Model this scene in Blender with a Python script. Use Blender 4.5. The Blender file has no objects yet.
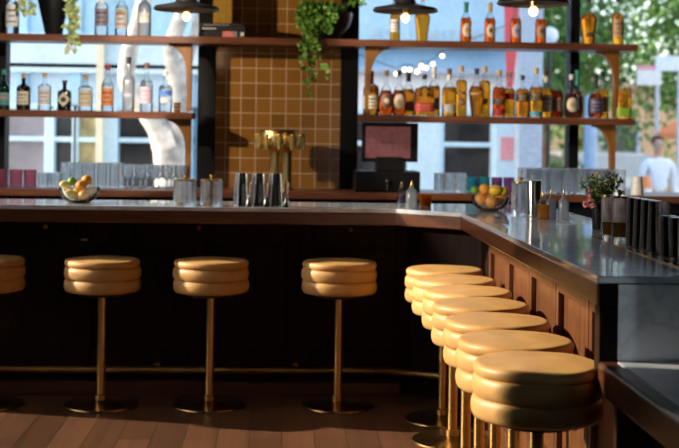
import bpy, bmesh, math, random
from mathutils import Vector, Matrix
from math import pi, cos, sin, radians
random.seed(7)
S = bpy.context.scene
COL = S.collection

# ------------------------------------------------------------------ camera
cam_d = bpy.data.cameras.new('camera')
cam = bpy.data.objects.new('camera', cam_d); COL.objects.link(cam)
cam.matrix_world = (Matrix.Translation((0, 0, 1.45)) @ Matrix.Rotation(radians(-2.73), 4, 'Z')
                    @ Matrix.Rotation(pi/2, 4, 'X') @ Matrix.Rotation(0.014, 4, 'Z'))
cam_d.sensor_width = 36
cam_d.lens = 1250*36/679
cam_d.shift_y = -94/679
cam_d.clip_end = 300
cam_d.dof.use_dof = True
cam_d.dof.focus_distance = 4.8
cam_d.dof.aperture_fstop = 2.9
S.camera = cam
# ------------------------------------------------------------------ light
SUN_DIR = Vector((0.87, -0.21, -0.42)).normalized()
w = bpy.data.worlds.new('sky'); S.world = w; w.use_nodes = True
wn = w.node_tree
sky = wn.nodes.new('ShaderNodeTexSky'); sky.sky_type = 'NISHITA'; sky.sun_disc = False
sky.sun_elevation = radians(28); sky.sun_rotation = radians(-98)
sky.air_density = 1.0; sky.dust_density = 1.6
bg = wn.nodes['Background']; bg.inputs['Strength'].default_value = 0.74
mxs = wn.nodes.new('ShaderNodeMix'); mxs.data_type = 'RGBA'; mxs.inputs['Factor'].default_value = 0.45
mxs.inputs['B'].default_value = (2.3, 2.4, 2.5, 1)
wn.links.new(sky.outputs[0], mxs.inputs['A']); wn.links.new(mxs.outputs['Result'], bg.inputs['Color'])
sl = bpy.data.lights.new('sun', 'SUN'); sl.energy = 9.2; sl.angle = radians(0.6); sl.color = (1.0, 0.85, 0.64)
so = bpy.data.objects.new('sun', sl); COL.objects.link(so)
so.rotation_euler = SUN_DIR.to_track_quat('-Z', 'Y').to_euler(); so.location = (-8, 5, 8)
# added fill light without a fixture, standing in for reflected sun on the tiled pier
sp = bpy.data.lights.new('fill_spot', 'SPOT'); sp.energy = 210; sp.spot_size = radians(40); sp.spot_blend = 0.35
sp.shadow_soft_size = 0.03; sp.color = (1.0, 0.80, 0.55)
spo = bpy.data.objects.new('fill_spot', sp); COL.objects.link(spo); spo.location = (-2.2, 6.85, 2.35)
spo.rotation_euler = (Vector((0.15, 8.4, 1.5)) - spo.location).to_track_quat('-Z', 'Y').to_euler()
# second added fill light, no fixture, brightening the bottles on the whisky shelf
s2 = bpy.data.lights.new('fill_spot', 'SPOT'); s2.energy = 600; s2.spot_size = radians(34); s2.spot_blend = 0.3
s2.shadow_soft_size = 0.04; s2.color = (1.0, 0.86, 0.68)
s2o = bpy.data.objects.new('fill_spot', s2); COL.objects.link(s2o); s2o.location = (-2.1, 5.2, 2.9)
s2o.rotation_euler = (Vector((2.2, 8.2, 1.75)) - s2o.location).to_track_quat('-Z', 'Y').to_euler()
s4 = bpy.data.lights.new('fill_spot', 'SPOT'); s4.energy = 380; s4.spot_size = radians(36); s4.spot_blend = 0.25  # added fill light from the left, brightening things on the right-hand bar
s4.shadow_soft_size = 0.04; s4.color = (1.0, 0.90, 0.76)
s4o = bpy.data.objects.new('fill_spot', s4); COL.objects.link(s4o); s4o.location = (-2.2, 4.0, 1.72)
s4o.rotation_euler = (Vector((1.28, 5.9, 1.62)) - s4o.location).to_track_quat('-Z', 'Y').to_euler()
s3 = bpy.data.lights.new('fill_spot', 'SPOT'); s3.energy = 330; s3.spot_size = radians(30); s3.spot_blend = 0.4  # added fill light, brightening the labels on the lower left shelf
s3.shadow_soft_size = 0.04; s3.color = (1.0, 0.88, 0.72)
s3o = bpy.data.objects.new('fill_spot', s3); COL.objects.link(s3o); s3o.location = (-0.6, 5.0, 3.0)
s3o.rotation_euler = (Vector((-1.35, 8.3, 1.6)) - s3o.location).to_track_quat('-Z', 'Y').to_euler()
S.view_settings.view_transform = 'Standard'; S.view_settings.look = 'None'
S.view_settings.gamma = 1; S.view_settings.use_curve_mapping = False
S.view_settings.exposure = 0.1
S.cycles.use_denoising = True
S.cycles.max_bounces = 10; S.cycles.transparent_max_bounces = 40
S.cycles.sample_clamp_indirect = 4.0
S.cycles.caustics_reflective = False; S.cycles.caustics_refractive = False

# ------------------------------------------------------------------ materials
def new_mat(name):
    m = bpy.data.materials.new(name); m.use_nodes = True
    return m, m.node_tree, m.node_tree.nodes['Principled BSDF']
def coords(nt, scale=(1, 1, 1), kind='Object'):
    tc = nt.nodes.new('ShaderNodeTexCoord'); mp = nt.nodes.new('ShaderNodeMapping')
    mp.inputs['Scale'].default_value = scale
    nt.links.new(tc.outputs[kind], mp.inputs['Vector']); return mp.outputs[0]
def plain(name, col, rough=0.5, metal=0.0, var=0.12, nscale=30, bump=0.0, coat=0.0, emis=None, estr=0, spec=None):
    m, nt, b = new_mat(name)
    no = nt.nodes.new('ShaderNodeTexNoise'); no.inputs['Scale'].default_value = nscale; no.inputs['Detail'].default_value = 3
    nt.links.new(coords(nt), no.inputs['Vector'])
    r = nt.nodes.new('ShaderNodeValToRGB')
    r.color_ramp.elements[0].position = 0.3; r.color_ramp.elements[1].position = 0.7
    r.color_ramp.elements[0].color = (*[c*(1-var) for c in col], 1)
    r.color_ramp.elements[1].color = (*[min(1, c*(1+var)) for c in col], 1)
    nt.links.new(no.outputs['Fac'], r.inputs['Fac']); nt.links.new(r.outputs['Color'], b.inputs['Base Color'])
    b.inputs['Roughness'].default_value = rough; b.inputs['Metallic'].default_value = metal
    b.inputs['Coat Weight'].default_value = coat
    if spec is not None: b.inputs['Specular IOR Level'].default_value = spec
    if bump:
        bp = nt.nodes.new('ShaderNodeBump'); bp.inputs['Strength'].default_value = bump; bp.inputs['Distance'].default_value = 0.005
        nt.links.new(no.outputs['Fac'], bp.inputs['Height']); nt.links.new(bp.outputs['Normal'], b.inputs['Normal'])
    if emis:
        b.inputs['Emission Color'].default_value = (*emis, 1); b.inputs['Emission Strength'].default_value = estr
    return m
def wood(name, c1, c2, scale=(3, 30, 30), rough=0.4, coat=0.2, spec=0.5):
    m, nt, b = new_mat(name)
    v = coords(nt, scale)
    no = nt.nodes.new('ShaderNodeTexNoise'); no.inputs['Scale'].default_value = 1.6; no.inputs['Detail'].default_value = 8; no.inputs['Distortion'].default_value = 0.6
    nt.links.new(v, no.inputs['Vector'])
    r = nt.nodes.new('ShaderNodeValToRGB'); r.color_ramp.elements[0].position = 0.32; r.color_ramp.elements[1].position = 0.68
    r.color_ramp.elements[0].color = (*c1, 1); r.color_ramp.elements[1].color = (*c2, 1)
    nt.links.new(no.outputs['Fac'], r.inputs['Fac']); nt.links.new(r.outputs['Color'], b.inputs['Base Color'])
    bp = nt.nodes.new('ShaderNodeBump'); bp.inputs['Strength'].default_value = 0.12; bp.inputs['Distance'].default_value = 0.003
    nt.links.new(no.outputs['Fac'], bp.inputs['Height']); nt.links.new(bp.outputs['Normal'], b.inputs['Normal'])
    b.inputs['Roughness'].default_value = rough; b.inputs['Coat Weight'].default_value = coat; b.inputs['Coat Roughness'].default_value = 0.25
    b.inputs['Specular IOR Level'].default_value = spec
    return m
def glassy(name, tint, gloss=0.06, diff=0.0, dcol=None, rough=0.03, ior=1.45):
    """clear or tinted vessel glass: tinted see-through body with fresnel reflections and, for liquids, some scattering"""
    m, nt, b = new_mat(name); nt.nodes.remove(b)
    out = nt.nodes['Material Output']
    tr = nt.nodes.new('ShaderNodeBsdfTransparent')
    no = nt.nodes.new('ShaderNodeTexNoise'); no.inputs['Scale'].default_value = 25
    nt.links.new(coords(nt), no.inputs['Vector'])
    r = nt.nodes.new('ShaderNodeValToRGB')
    r.color_ramp.elements[0].color = (*[c*0.93 for c in tint], 1); r.color_ramp.elements[1].color = (*[min(1, c*1.04) for c in tint], 1)
    nt.links.new(no.outputs['Fac'], r.inputs['Fac']); nt.links.new(r.outputs['Color'], tr.inputs['Color'])
    cur = tr
    if diff:
        df = nt.nodes.new('ShaderNodeBsdfDiffuse'); df.inputs['Color'].default_value = (*dcol, 1)
        tl = nt.nodes.new('ShaderNodeBsdfTranslucent'); tl.inputs['Color'].default_value = (*dcol, 1)
        a = nt.nodes.new('ShaderNodeMixShader'); a.inputs[0].default_value = 0.6
        nt.links.new(df.outputs[0], a.inputs[1]); nt.links.new(tl.outputs[0], a.inputs[2])
        mx = nt.nodes.new('ShaderNodeMixShader'); mx.inputs[0].default_value = diff
        nt.links.new(cur.outputs[0], mx.inputs[1]); nt.links.new(a.outputs[0], mx.inputs[2]); cur = mx
    gl = nt.nodes.new('ShaderNodeBsdfGlossy'); gl.inputs['Roughness'].default_value = rough
    fr = nt.nodes.new('ShaderNodeFresnel'); fr.inputs['IOR'].default_value = ior
    ad = nt.nodes.new('ShaderNodeMath'); ad.operation = 'ADD'; ad.inputs[1].default_value = gloss; ad.use_clamp = True
    nt.links.new(fr.outputs[0], ad.inputs[0])
    m2 = nt.nodes.new('ShaderNodeMixShader')
    nt.links.new(ad.outputs[0], m2.inputs[0]); nt.links.new(cur.outputs[0], m2.inputs[1]); nt.links.new(gl.outputs[0], m2.inputs[2])
    nt.links.new(m2.outputs[0], out.inputs['Surface'])
    return m
def refr(name, col, mixv, alt, ior=1.45, rough=0.01, kind='tr', haze=0.0):
    """refracting glass or liquid mixed with a see-through or scattering share"""
    m, nt, b = new_mat(name); nt.nodes.remove(b); out = nt.nodes['Material Output']
    g = nt.nodes.new('ShaderNodeBsdfGlass'); g.inputs['Roughness'].default_value = rough; g.inputs['IOR'].default_value = ior
    no = nt.nodes.new('ShaderNodeTexNoise'); no.inputs['Scale'].default_value = 20; nt.links.new(coords(nt), no.inputs['Vector'])
    r = nt.nodes.new('ShaderNodeValToRGB')
    r.color_ramp.elements[0].color = (*[c*0.97 for c in col], 1); r.color_ramp.elements[1].color = (*[min(1, c*1.03) for c in col], 1)
    nt.links.new(no.outputs['Fac'], r.inputs['Fac']); nt.links.new(r.outputs['Color'], g.inputs['Color'])
    a = nt.nodes.new('ShaderNodeBsdfTransparent' if kind == 'tr' else 'ShaderNodeBsdfTranslucent'); a.inputs['Color'].default_value = (*alt, 1)
    mx = nt.nodes.new('ShaderNodeMixShader'); mx.inputs[0].default_value = mixv
    nt.links.new(g.outputs[0], mx.inputs[1]); nt.links.new(a.outputs[0], mx.inputs[2])
    if haze:
        d = nt.nodes.new('ShaderNodeBsdfTranslucent'); d.inputs['Color'].default_value = (0.95, 0.97, 1.0, 1)
        d2 = nt.nodes.new('ShaderNodeBsdfDiffuse'); d2.inputs['Color'].default_value = (0.95, 0.97, 1.0, 1)
        m1 = nt.nodes.new('ShaderNodeMixShader'); nt.links.new(d.outputs[0], m1.inputs[1]); nt.links.new(d2.outputs[0], m1.inputs[2])
        m2 = nt.nodes.new('ShaderNodeMixShader'); m2.inputs[0].default_value = haze
        nt.links.new(mx.outputs[0], m2.inputs[1]); nt.links.new(m1.outputs[0], m2.inputs[2]); mx = m2
    nt.links.new(mx.outputs[0], out.inputs['Surface'])
    return m
def grid_mat(name, c1, c2, cm, w_, h_, mortar, swap='xz', off=(0, 0), offset=0.0, rough=0.2, bias=0.0, bump=0.3, nvar=0.0):
    m, nt, b = new_mat(name)
    tc = nt.nodes.new('ShaderNodeTexCoord'); sx = nt.nodes.new('ShaderNodeSeparateXYZ'); cx = nt.nodes.new('ShaderNodeCombineXYZ')
    nt.links.new(tc.outputs['Object'], sx.inputs[0])
    for k, (ax, o) in enumerate(zip(swap, off)):
        ad = nt.nodes.new('ShaderNodeMath'); ad.operation = 'SUBTRACT'; ad.inputs[1].default_value = o
        nt.links.new(sx.outputs['xyz'.index(ax)], ad.inputs[0]); nt.links.new(ad.outputs[0], cx.inputs[k])
    br = nt.nodes.new('ShaderNodeTexBrick'); br.offset = offset; br.squash = 1
    br.inputs['Scale'].default_value = 1; br.inputs['Brick Width'].default_value = w_; br.inputs['Row Height'].default_value = h_
    br.inputs['Mortar Size'].default_value = mortar; br.inputs['Mortar Smooth'].default_value = 0.1; br.inputs['Bias'].default_value = bias
    br.inputs['Color1'].default_value = (*c1, 1); br.inputs['Color2'].default_value = (*c2, 1); br.inputs['Mortar'].default_value = (*cm, 1)
    nt.links.new(cx.outputs[0], br.inputs['Vector'])
    colout = br.outputs['Color']
    if nvar:
        no = nt.nodes.new('ShaderNodeTexNoise'); no.inputs['Scale'].default_value = 1; no.inputs['Detail'].default_value = 7
        mp = nt.nodes.new('ShaderNodeMapping'); mp.inputs['Scale'].default_value = (2.5, 40, 1)
        nt.links.new(cx.outputs[0], mp.inputs[0]); nt.links.new(mp.outputs[0], no.inputs['Vector'])
        r = nt.nodes.new('ShaderNodeMapRange'); r.inputs['To Min'].default_value = 1-nvar; r.inputs['To Max'].default_value = 1+nvar
        nt.links.new(no.outputs['Fac'], r.inputs['Value'])
        mu = nt.nodes.new('ShaderNodeMix'); mu.data_type = 'RGBA'; mu.blend_type = 'MULTIPLY'; mu.inputs['Factor'].default_value = 1
        nt.links.new(br.outputs['Color'], mu.inputs['A']); nt.links.new(r.outputs[0], mu.inputs['B']); colout = mu.outputs['Result']
    nt.links.new(colout, b.inputs['Base Color'])
    bp = nt.nodes.new('ShaderNodeBump'); bp.inputs['Strength'].default_value = bump; bp.inputs['Distance'].default_value = 0.004; bp.invert = True
    nt.links.new(br.outputs['Fac'], bp.inputs['Height']); nt.links.new(bp.outputs['Normal'], b.inputs['Normal'])
    b.inputs['Roughness'].default_value = rough
    return m
def marble_mat(name):
    m, nt, b = new_mat(name)
    v = coords(nt)
    n1 = nt.nodes.new('ShaderNodeTexNoise'); n1.inputs['Scale'].default_value = 2.2; n1.inputs['Detail'].default_value = 8; n1.inputs['Distortion'].default_value = 1.6
    nt.links.new(v, n1.inputs['Vector'])
    r = nt.nodes.new('ShaderNodeValToRGB'); e = r.color_ramp.elements
    e[0].position = 0.0; e[0].color = (0.60, 0.635, 0.70, 1); e[1].position = 1; e[1].color = (0.57, 0.605, 0.68, 1)  # blue of the skylight mixed into the white-grey marble colour
    for p, c in ((0.46, (0.57, 0.605, 0.68, 1)), (0.5, (0.45, 0.48, 0.56, 1)), (0.54, (0.60, 0.63, 0.69, 1))):
        q = e.new(p); q.color = c
    nt.links.new(n1.outputs['Fac'], r.inputs['Fac']); nt.links.new(r.outputs['Color'], b.inputs['Base Color'])
    b.inputs['Roughness'].default_value = 0.38; b.inputs['Specular IOR Level'].default_value = 1.0
    b.inputs['Coat Weight'].default_value = 1.0; b.inputs['Coat Roughness'].default_value = 0.04; b.inputs['Coat IOR'].default_value = 1.6
    return m

M = {}
M['walnut'] = wood('walnut_shaded', (0.008, 0.003, 0.0014), (0.021, 0.0072, 0.0034), (25, 25, 2.5), rough=0.55, coat=0.0, spec=0.12)  # shade put into the colour: near-black copy for the back run and carcass
M['walnut_side'] = wood('walnut_sunlit', (0.075, 0.024, 0.006), (0.15, 0.053, 0.016), (25, 25, 2.5), rough=0.42, coat=0.15)  # sunlight put into the colour: lighter copy for the side run
M['walnut_edge'] = wood('walnut_edge', (0.060, 0.019, 0.008), (0.125, 0.043, 0.018), (3, 3, 30), rough=0.3, coat=0.35)
M['shelf_wood'] = wood('shelf_wood', (0.12, 0.038, 0.017), (0.23, 0.078, 0.036), (2, 30, 30), rough=0.4)
M['bracket_wood'] = wood('bracket_wood', (0.20, 0.078, 0.013), (0.32, 0.135, 0.028), (12, 12, 3), rough=0.45)
M['black'] = plain('black_paint', (0.007, 0.007, 0.009), 0.5, var=0.2, spec=0.2)
M['black_metal'] = plain('black_metal', (0.03, 0.028, 0.028), 0.4, metal=0.4)
M['brass'] = plain('brass', (0.80, 0.52, 0.17), 0.22, metal=1.0, var=0.1, nscale=12)
M['tower_brass'] = plain('tower_brass', (0.96, 0.70, 0.30), 0.26, metal=1.0, var=0.1, nscale=12)
M['dark_brass'] = plain('dark_brass', (0.26, 0.16, 0.06), 0.3, metal=1.0, var=0.2, nscale=9)
M['old_brass'] = plain('aged_brass', (0.62, 0.40, 0.14), 0.3, metal=1.0, var=0.18, nscale=9)
M['steel'] = plain('steel', (0.62, 0.60, 0.57), 0.17, metal=1.0, var=0.06)
M['dark_steel'] = plain('dark_steel', (0.17, 0.15, 0.13), 0.3, metal=1.0, var=0.1)
M['leather'] = plain('tan_leather', (0.60, 0.335, 0.115), 0.48, var=0.09, nscale=14, bump=0.06)
M['marble'] = marble_mat('marble')
M['tile'] = grid_mat('brown_tile', (0.36, 0.17, 0.035), (0.26, 0.12, 0.026), (0.72, 0.52, 0.36), 0.1015, 0.1015, 0.0028, 'xz', (0.038, 0.034), rough=0.16)
M['floor'] = grid_mat('plank_floor', (0.150, 0.066, 0.034), (0.075, 0.033, 0.017), (0.018, 0.008, 0.004), 1.15, 0.152, 0.0016, 'yx', (0.1, 0.03), offset=0.37, rough=0.42, nvar=0.35)
M['plaster'] = plain('dark_plaster', (0.03, 0.018, 0.012), 0.8)
M['ceil'] = plain('ceiling_paint', (0.04, 0.025, 0.018), 0.85)
M['vessel'] = refr('vessel_glass', (0.98, 0.99, 1.0), 0.35, (0.97, 0.98, 0.99), haze=0.025)
M['honey'] = refr('honey_liquid', (1.0, 0.62, 0.12), 0.6, (1.0, 0.55, 0.06), ior=1.33, kind='tl')
M['pane'] = glassy('window_glass', (0.97, 0.985, 0.985), gloss=0.0, ior=1.25)
M['glass'] = glassy('clear_glass', (0.97, 0.98, 0.985), gloss=0.0, ior=1.18, diff=0.04, dcol=(0.9, 0.95, 1.0))
M['glass_pink'] = glassy('pink_glass', (0.93, 0.68, 0.76), gloss=0.0, ior=1.2, diff=0.25, dcol=(0.7, 0.3, 0.4))
M['glass_teal'] = glassy('teal_glass', (0.50, 0.86, 0.92), gloss=0.0, ior=1.2, diff=0.25, dcol=(0.1, 0.6, 0.7))
M['glass_purple'] = glassy('purple_glass', (0.76, 0.50, 0.70), gloss=0.0, ior=1.2, diff=0.25, dcol=(0.4, 0.15, 0.35))
M['glass_frost'] = glassy('frosted_glass', (0.80, 0.84, 0.88), gloss=0.05, diff=0.5, dcol=(0.85, 0.9, 0.95), rough=0.2)
M['glass_green'] = glassy('green_glass', (0.10, 0.38, 0.28), gloss=0.05, diff=0.15, dcol=(0.02, 0.2, 0.14))
M['glass_dark'] = glassy('dark_glass', (0.10, 0.06, 0.045), gloss=0.05, diff=0.3, dcol=(0.03, 0.015, 0.01))
M['glass_black'] = plain('black_glass', (0.008, 0.008, 0.009), 0.12, coat=0.5)
M['amber'] = refr('amber_spirit', (1, 0.52, 0.10), 0.13, (1, 0.34, 0.03), ior=1.33, kind='tl')
M['gold_sp'] = refr('golden_spirit', (1, 0.60, 0.13), 0.13, (1, 0.40, 0.04), ior=1.33, kind='tl')
M['red_amber'] = refr('red_amber_spirit', (1.0, 0.33, 0.05), 0.13, (0.85, 0.15, 0.02), ior=1.33, kind='tl')
M['dark_red'] = refr('dark_red_spirit', (0.6, 0.14, 0.04), 0.22, (0.4, 0.05, 0.02), ior=1.33, kind='tl')
M['water'] = refr('clear_spirit', (0.98, 0.99, 1.0), 0.04, (0.95, 0.97, 1.0), ior=1.33, kind='tl')
for n, c in dict(cream=(0.78, 0.70, 0.52), white=(0.82, 0.82, 0.80), lavender=(0.62, 0.58, 0.74), orange=(0.85, 0.36, 0.13), tan=(0.58, 0.36, 0.20),
                 blue=(0.10, 0.25, 0.75), navy=(0.06, 0.06, 0.14), red=(0.55, 0.03, 0.04), green=(0.30, 0.50, 0.05), mauve=(0.35, 0.28, 0.36), pinklabel=(0.66, 0.35, 0.32),
                 blackcap=(0.015, 0.015, 0.018), cork=(0.62, 0.40, 0.18), goldcap=(0.75, 0.55, 0.16), greencap=(0.02, 0.30, 0.20), teal=(0.10, 0.35, 0.33),
                 ink=(0.06, 0.05, 0.06), cyan=(0.05, 0.45, 0.75), brownlabel=(0.22, 0.10, 0.06)).items():
    M[n] = plain(n + '_print', c, 0.45, var=0.08, nscale=60)
M['lemon'] = plain('lemon_skin', (0.90, 0.62, 0.05), 0.4, bump=0.2, nscale=90)
M['orange_skin'] = plain('orange_skin', (0.88, 0.38, 0.05), 0.4, bump=0.2, nscale=90)
M['pale_lemon'] = plain('pale_lemon_skin', (0.88, 0.74, 0.28), 0.4, bump=0.2, nscale=90)
M['lime'] = plain('lime_skin', (0.20, 0.42, 0.04), 0.4, bump=0.2, nscale=90)
M['leaf'] = plain('green_leaf', (0.13, 0.30, 0.04), 0.45, var=0.45, nscale=25)
M['leaf_tree'] = plain('tree_leaf', (0.085, 0.19, 0.025), 0.45, var=0.6, nscale=8)
M['leaf_pale'] = plain('variegated_leaf', (0.52, 0.62, 0.26), 0.45, var=0.4, nscale=35)
M['leaf_dark'] = plain('olive_leaf', (0.10, 0.15, 0.035), 0.5, var=0.4, nscale=40)
M['petal'] = plain('pink_petal', (0.85, 0.35, 0.38), 0.6, var=0.25, nscale=60)
M['petal_cream'] = plain('cream_petal', (0.85, 0.70, 0.45), 0.6, var=0.2, nscale=60)
M['bulb'] = plain('glowing_bulb', (1, 0.7, 0.4), 0.3, emis=(1.0, 0.55, 0.22), estr=3.5)
M['bulb_out'] = plain('glowing_festoon_bulb', (1, 0.9, 0.7), 0.3, emis=(1.0, 0.78, 0.45), estr=5)
M['planter'] = plain('dark_bronze_bowl', (0.05, 0.04, 0.035), 0.28, metal=0.6)
M['book_black'] = plain('book_black', (0.02, 0.02, 0.03), 0.5)
M['book_pink'] = plain('book_pink', (0.75, 0.22, 0.22), 0.5)
M['mustard'] = plain('mustard_card', (0.36, 0.20, 0.02), 0.5)
M['screen'] = plain('pink_screen', (0.12, 0.045, 0.05), 0.3, var=0.4, nscale=30, emis=(0.55, 0.16, 0.17), estr=0.13)

# ------------------------------------------------------------------ mesh helpers
def nb(): return bmesh.new()
def box(bm, x0, x1, y0, y1, z0, z1):
    r = bmesh.ops.create_cube(bm, size=1.0)
    for v in r['verts']:
        v.co = Vector(((x0+x1)/2 + v.co.x*(x1-x0), (y0+y1)/2 + v.co.y*(y1-y0), (z0+z1)/2 + v.co.z*(z1-z0)))
    return r['verts']
def lathe(bm, prof, seg=32, c=(0, 0, 0), power=2.0, cap=True):
    """prof: list of (r,z). power>2 gives a rounded-square section."""
    rings = []
    for r, z in prof:
        ring = []
        for k in range(seg):
            a = 2*pi*k/seg
            ca, sa = cos(a), sin(a)
            q = (abs(ca)**power + abs(sa)**power)**(-1/power) if power != 2 else 1
            ring.append(bm.verts.new((c[0]+r*q*ca, c[1]+r*q*sa, c[2]+z)))
        rings.append(ring)
    for a, b in zip(rings, rings[1:]):
        for k in range(seg):
            bm.faces.new((a[k], a[(k+1) % seg], b[(k+1) % seg], b[k]))
    if cap:
        if prof[0][0] > 1e-4: bm.faces.new(list(reversed(rings[0])))
        if prof[-1][0] > 1e-4: bm.faces.new(rings[-1])
def tube(bm, pts, r, seg=10, r2=None):
    pts = [Vector(p) for p in pts]; rings = []
    n = len(pts)
    for i, p in enumerate(pts):
        d = (pts[min(i+1, n-1)] - pts[max(i-1, 0)]).normalized()
        u = d.orthogonal().normalized() if i == 0 else (u - d*u.dot(d)).normalized()
        vv = d.cross(u)
        rr = r if r2 is None else r + (r2-r)*i/(n-1)
        rings.append([bm.verts.new(p + (u*cos(2*pi*k/seg) + vv*sin(2*pi*k/seg))*rr) for k in range(seg)])
    for a, b in zip(rings, rings[1:]):
        for k in range(seg):
            bm.faces.new((a[k], a[(k+1) % seg], b[(k+1) % seg], b[k]))
    bm.faces.new(list(reversed(rings[0]))); bm.faces.new(rings[-1])
def prism(bm, poly, axis, a0, a1):
    """extrude a 2D polygon along axis ('x','y','z') from a0 to a1; polygon in the other two axes in order"""
    def P(u, v, a):
        return {'x': (a, u, v), 'y': (u, a, v), 'z': (u, v, a)}[axis]
    A = [bm.verts.new(P(u, v, a0)) for u, v in poly]; B = [bm.verts.new(P(u, v, a1)) for u, v in poly]
    n = len(poly)
    bm.faces.new(A); bm.faces.new(list(reversed(B)))
    for k in range(n): bm.faces.new((A[k], B[k], B[(k+1) % n], A[(k+1) % n]))
def ball(bm, c, r, sx=1, sy=1, sz=1, sub=2, rot=None):
    res = bmesh.ops.create_icosphere(bm, subdivisions=sub, radius=r)
    R = rot if rot else Matrix.Identity(3)
    for v in res['verts']:
        v.co = R @ Vector((v.co.x*sx, v.co.y*sy, v.co.z*sz)) + Vector(c)
    return res['verts']
def obj(name, bm, mat, parent=None, smooth=False, bevel=0.0, loc=None, **kw):
    bmesh.ops.recalc_face_normals(bm, faces=bm.faces)
    me = bpy.data.meshes.new(name); bm.to_mesh(me); bm.free()
    for m in (mat if isinstance(mat, (list, tuple)) else [mat]): me.materials.append(M[m] if isinstance(m, str) else m)
    o = bpy.data.objects.new(name, me); COL.objects.link(o)
    if parent is not None: o.parent = parent
    if loc is not None: o.location = loc
    if smooth:
        for p in me.polygons: p.use_smooth = True
        me.set_sharp_from_angle(angle=radians(42))
    if bevel:
        md = o.modifiers.new('bevel', 'BEVEL'); md.width = bevel; md.segments = 2; md.limit_method = 'ANGLE'
    for k, v in kw.items(): o[k] = v
    return o
def tag(o, label, cat, group=None, kind=None):
    o['label'] = label; o['category'] = cat
    if group: o['group'] = group
    if kind: o['kind'] = kind
    return o
def thing(name, label, cat, loc=(0, 0, 0), rotz=0.0, group=None):
    o = bpy.data.objects.new(name, None); COL.objects.link(o); o.empty_display_size = 0.1
    o.location = loc; o.rotation_euler = (0, 0, rotz)
    return tag(o, label, cat, group)
def kids(o): return [c for c in bpy.data.objects if c.parent == o]
def dup(root, loc, rotz=0.0, label=None, group=None):
    r = root.copy(); COL.objects.link(r); r.location = loc; r.rotation_euler = (0, 0, rotz)
    if label: r['label'] = label
    if group: r['group'] = group
    for ch in kids(root):
        c = ch.copy(); COL.objects.link(c); c.parent = r
        for g in kids(ch):
            d = g.copy(); COL.objects.link(d); d.parent = c
    return r
def struct(name, bm, mat, parent=None, **kw):
    o = obj(name, bm, mat, parent, **kw)
    if parent is None: o['kind'] = 'structure'
    return o

# ------------------------------------------------------------------ the room
XL, XR, YF, YB, ZC = -2.3, 3.6, -2.5, 8.55, 3.4
bm = nb(); box(bm, XL-0.2, XR+0.2, YF-0.2, YB+0.15, -0.1, 0); struct('floor', bm, 'floor')
bm = nb(); box(bm, XL-0.2, XR+0.2, YF-0.2, YB+0.15, ZC, ZC+0.15); struct('ceiling', bm, 'ceil')
bm = nb(); box(bm, XL-0.2, 0.9, YF-0.2, YF, 0, ZC); box(bm, 2.9, XR+0.2, YF-0.2, YF, 0, ZC); box(bm, 0.9, 2.9, YF-0.2, YF, 0, 1.1); box(bm, 0.9, 2.9, YF-0.2, YF, 2.0, ZC); struct('wall_front', bm, 'plaster')
bm = nb(); box(bm, 0.9, 2.9, YF-0.1, YF-0.094, 1.1, 2.0); w4 = struct('fill_window', bm, 'pane')  # unseen window added and sized to light the marble end and bar top
bm = nb()
for x in (0.9, 2.84): box(bm, x, x+0.06, YF-0.16, YF-0.04, 1.1, 2.0)
obj('window_frame', bm, 'black', w4)
bm = nb(); box(bm, XR, XR+0.2, YF, YB, 0, ZC); struct('wall_right', bm, 'plaster')
# left wall with the wide window the low sun comes through
WY0, WY1, WZ0, WZ1 = 4.3, 8.0, 0.22, 2.58  # opening shaped to steer sun onto the stools and off the marble
bm = nb()
box(bm, XL-0.2, XL, YF, WY0, 0, ZC); box(bm, XL-0.2, XL, WY1, YB, 0, ZC)
box(bm, XL-0.2, XL, WY0, WY1, 0, WZ0); box(bm, XL-0.2, XL, WY0, WY1, WZ1, ZC)
box(bm, XL-0.2, XL, 6.65, WY1, WZ0, 1.22); struct('wall_left', bm, 'plaster')  # low block added to keep sun off the floor by the bar
bm = nb(); box(bm, XL-0.10, XL-0.094, WY0, WY1, WZ0, WZ1); w3 = struct('window_3', bm, 'pane')
# unseen slats added to block skylight, parallel to the low sun so it passes
bm = nb(); zz = WZ0
while zz < WZ1+0.35:
    prism(bm, [(XL-0.21, zz), (XL-0.21, zz+0.002), (XL-0.61, zz+0.4*0.483+0.002), (XL-0.61, zz+0.4*0.483)], 'y', WY0-0.1, WY1+0.1); zz += 0.085
obj('sky_blocking_slats', bm, 'black', w3)
# back wall: tiled pier between two big windows
bm = nb()
box(bm, -0.56, 0.53, YB, YB+0.15, 0, ZC)
box(bm, XL-0.2, -0.56, YB, YB+0.15, 0, 1.0); box(bm, 0.53, XR+0.2, YB, YB+0.15, 0, 1.0)
box(bm, XL-0.2, -0.56, YB, YB+0.15, 3.0, ZC); box(bm, 0.53, XR+0.2, YB, YB+0.15, 3.0, ZC)
struct('wall_back', bm, 'plaster')
bm = nb(); box(bm, -0.437, 0.407, YB-0.05, YB, 1.0, ZC); struct('trim_1', bm, 'tile')
def window(n, x0, x1, posts):
    bm = nb(); box(bm, x0, x1, YB+0.04, YB+0.046, 1.0, 3.0)
    wn_ = struct(n, bm, 'pane')
    fr = nb()
    for a, b_ in posts: box(fr, a, b_, YB-0.055, YB+0.09, 1.0, 3.0)
    box(fr, x0, x1, YB-0.02, YB+0.09, 2.94, 3.0); box(fr, x0, x1, YB-0.02, YB+0.09, 1.0, 1.045)
    obj('window_frame', fr, 'black', wn_, bevel=0.004)
window('window_1', XL, -0.56, [(-0.56, -0.437), (-1.95, -1.845), (XL, XL+0.05)])
window('window_2', 0.53, XR, [(0.407, 0.53), (1.985, 2.05), (XR-0.06, XR)])

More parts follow.
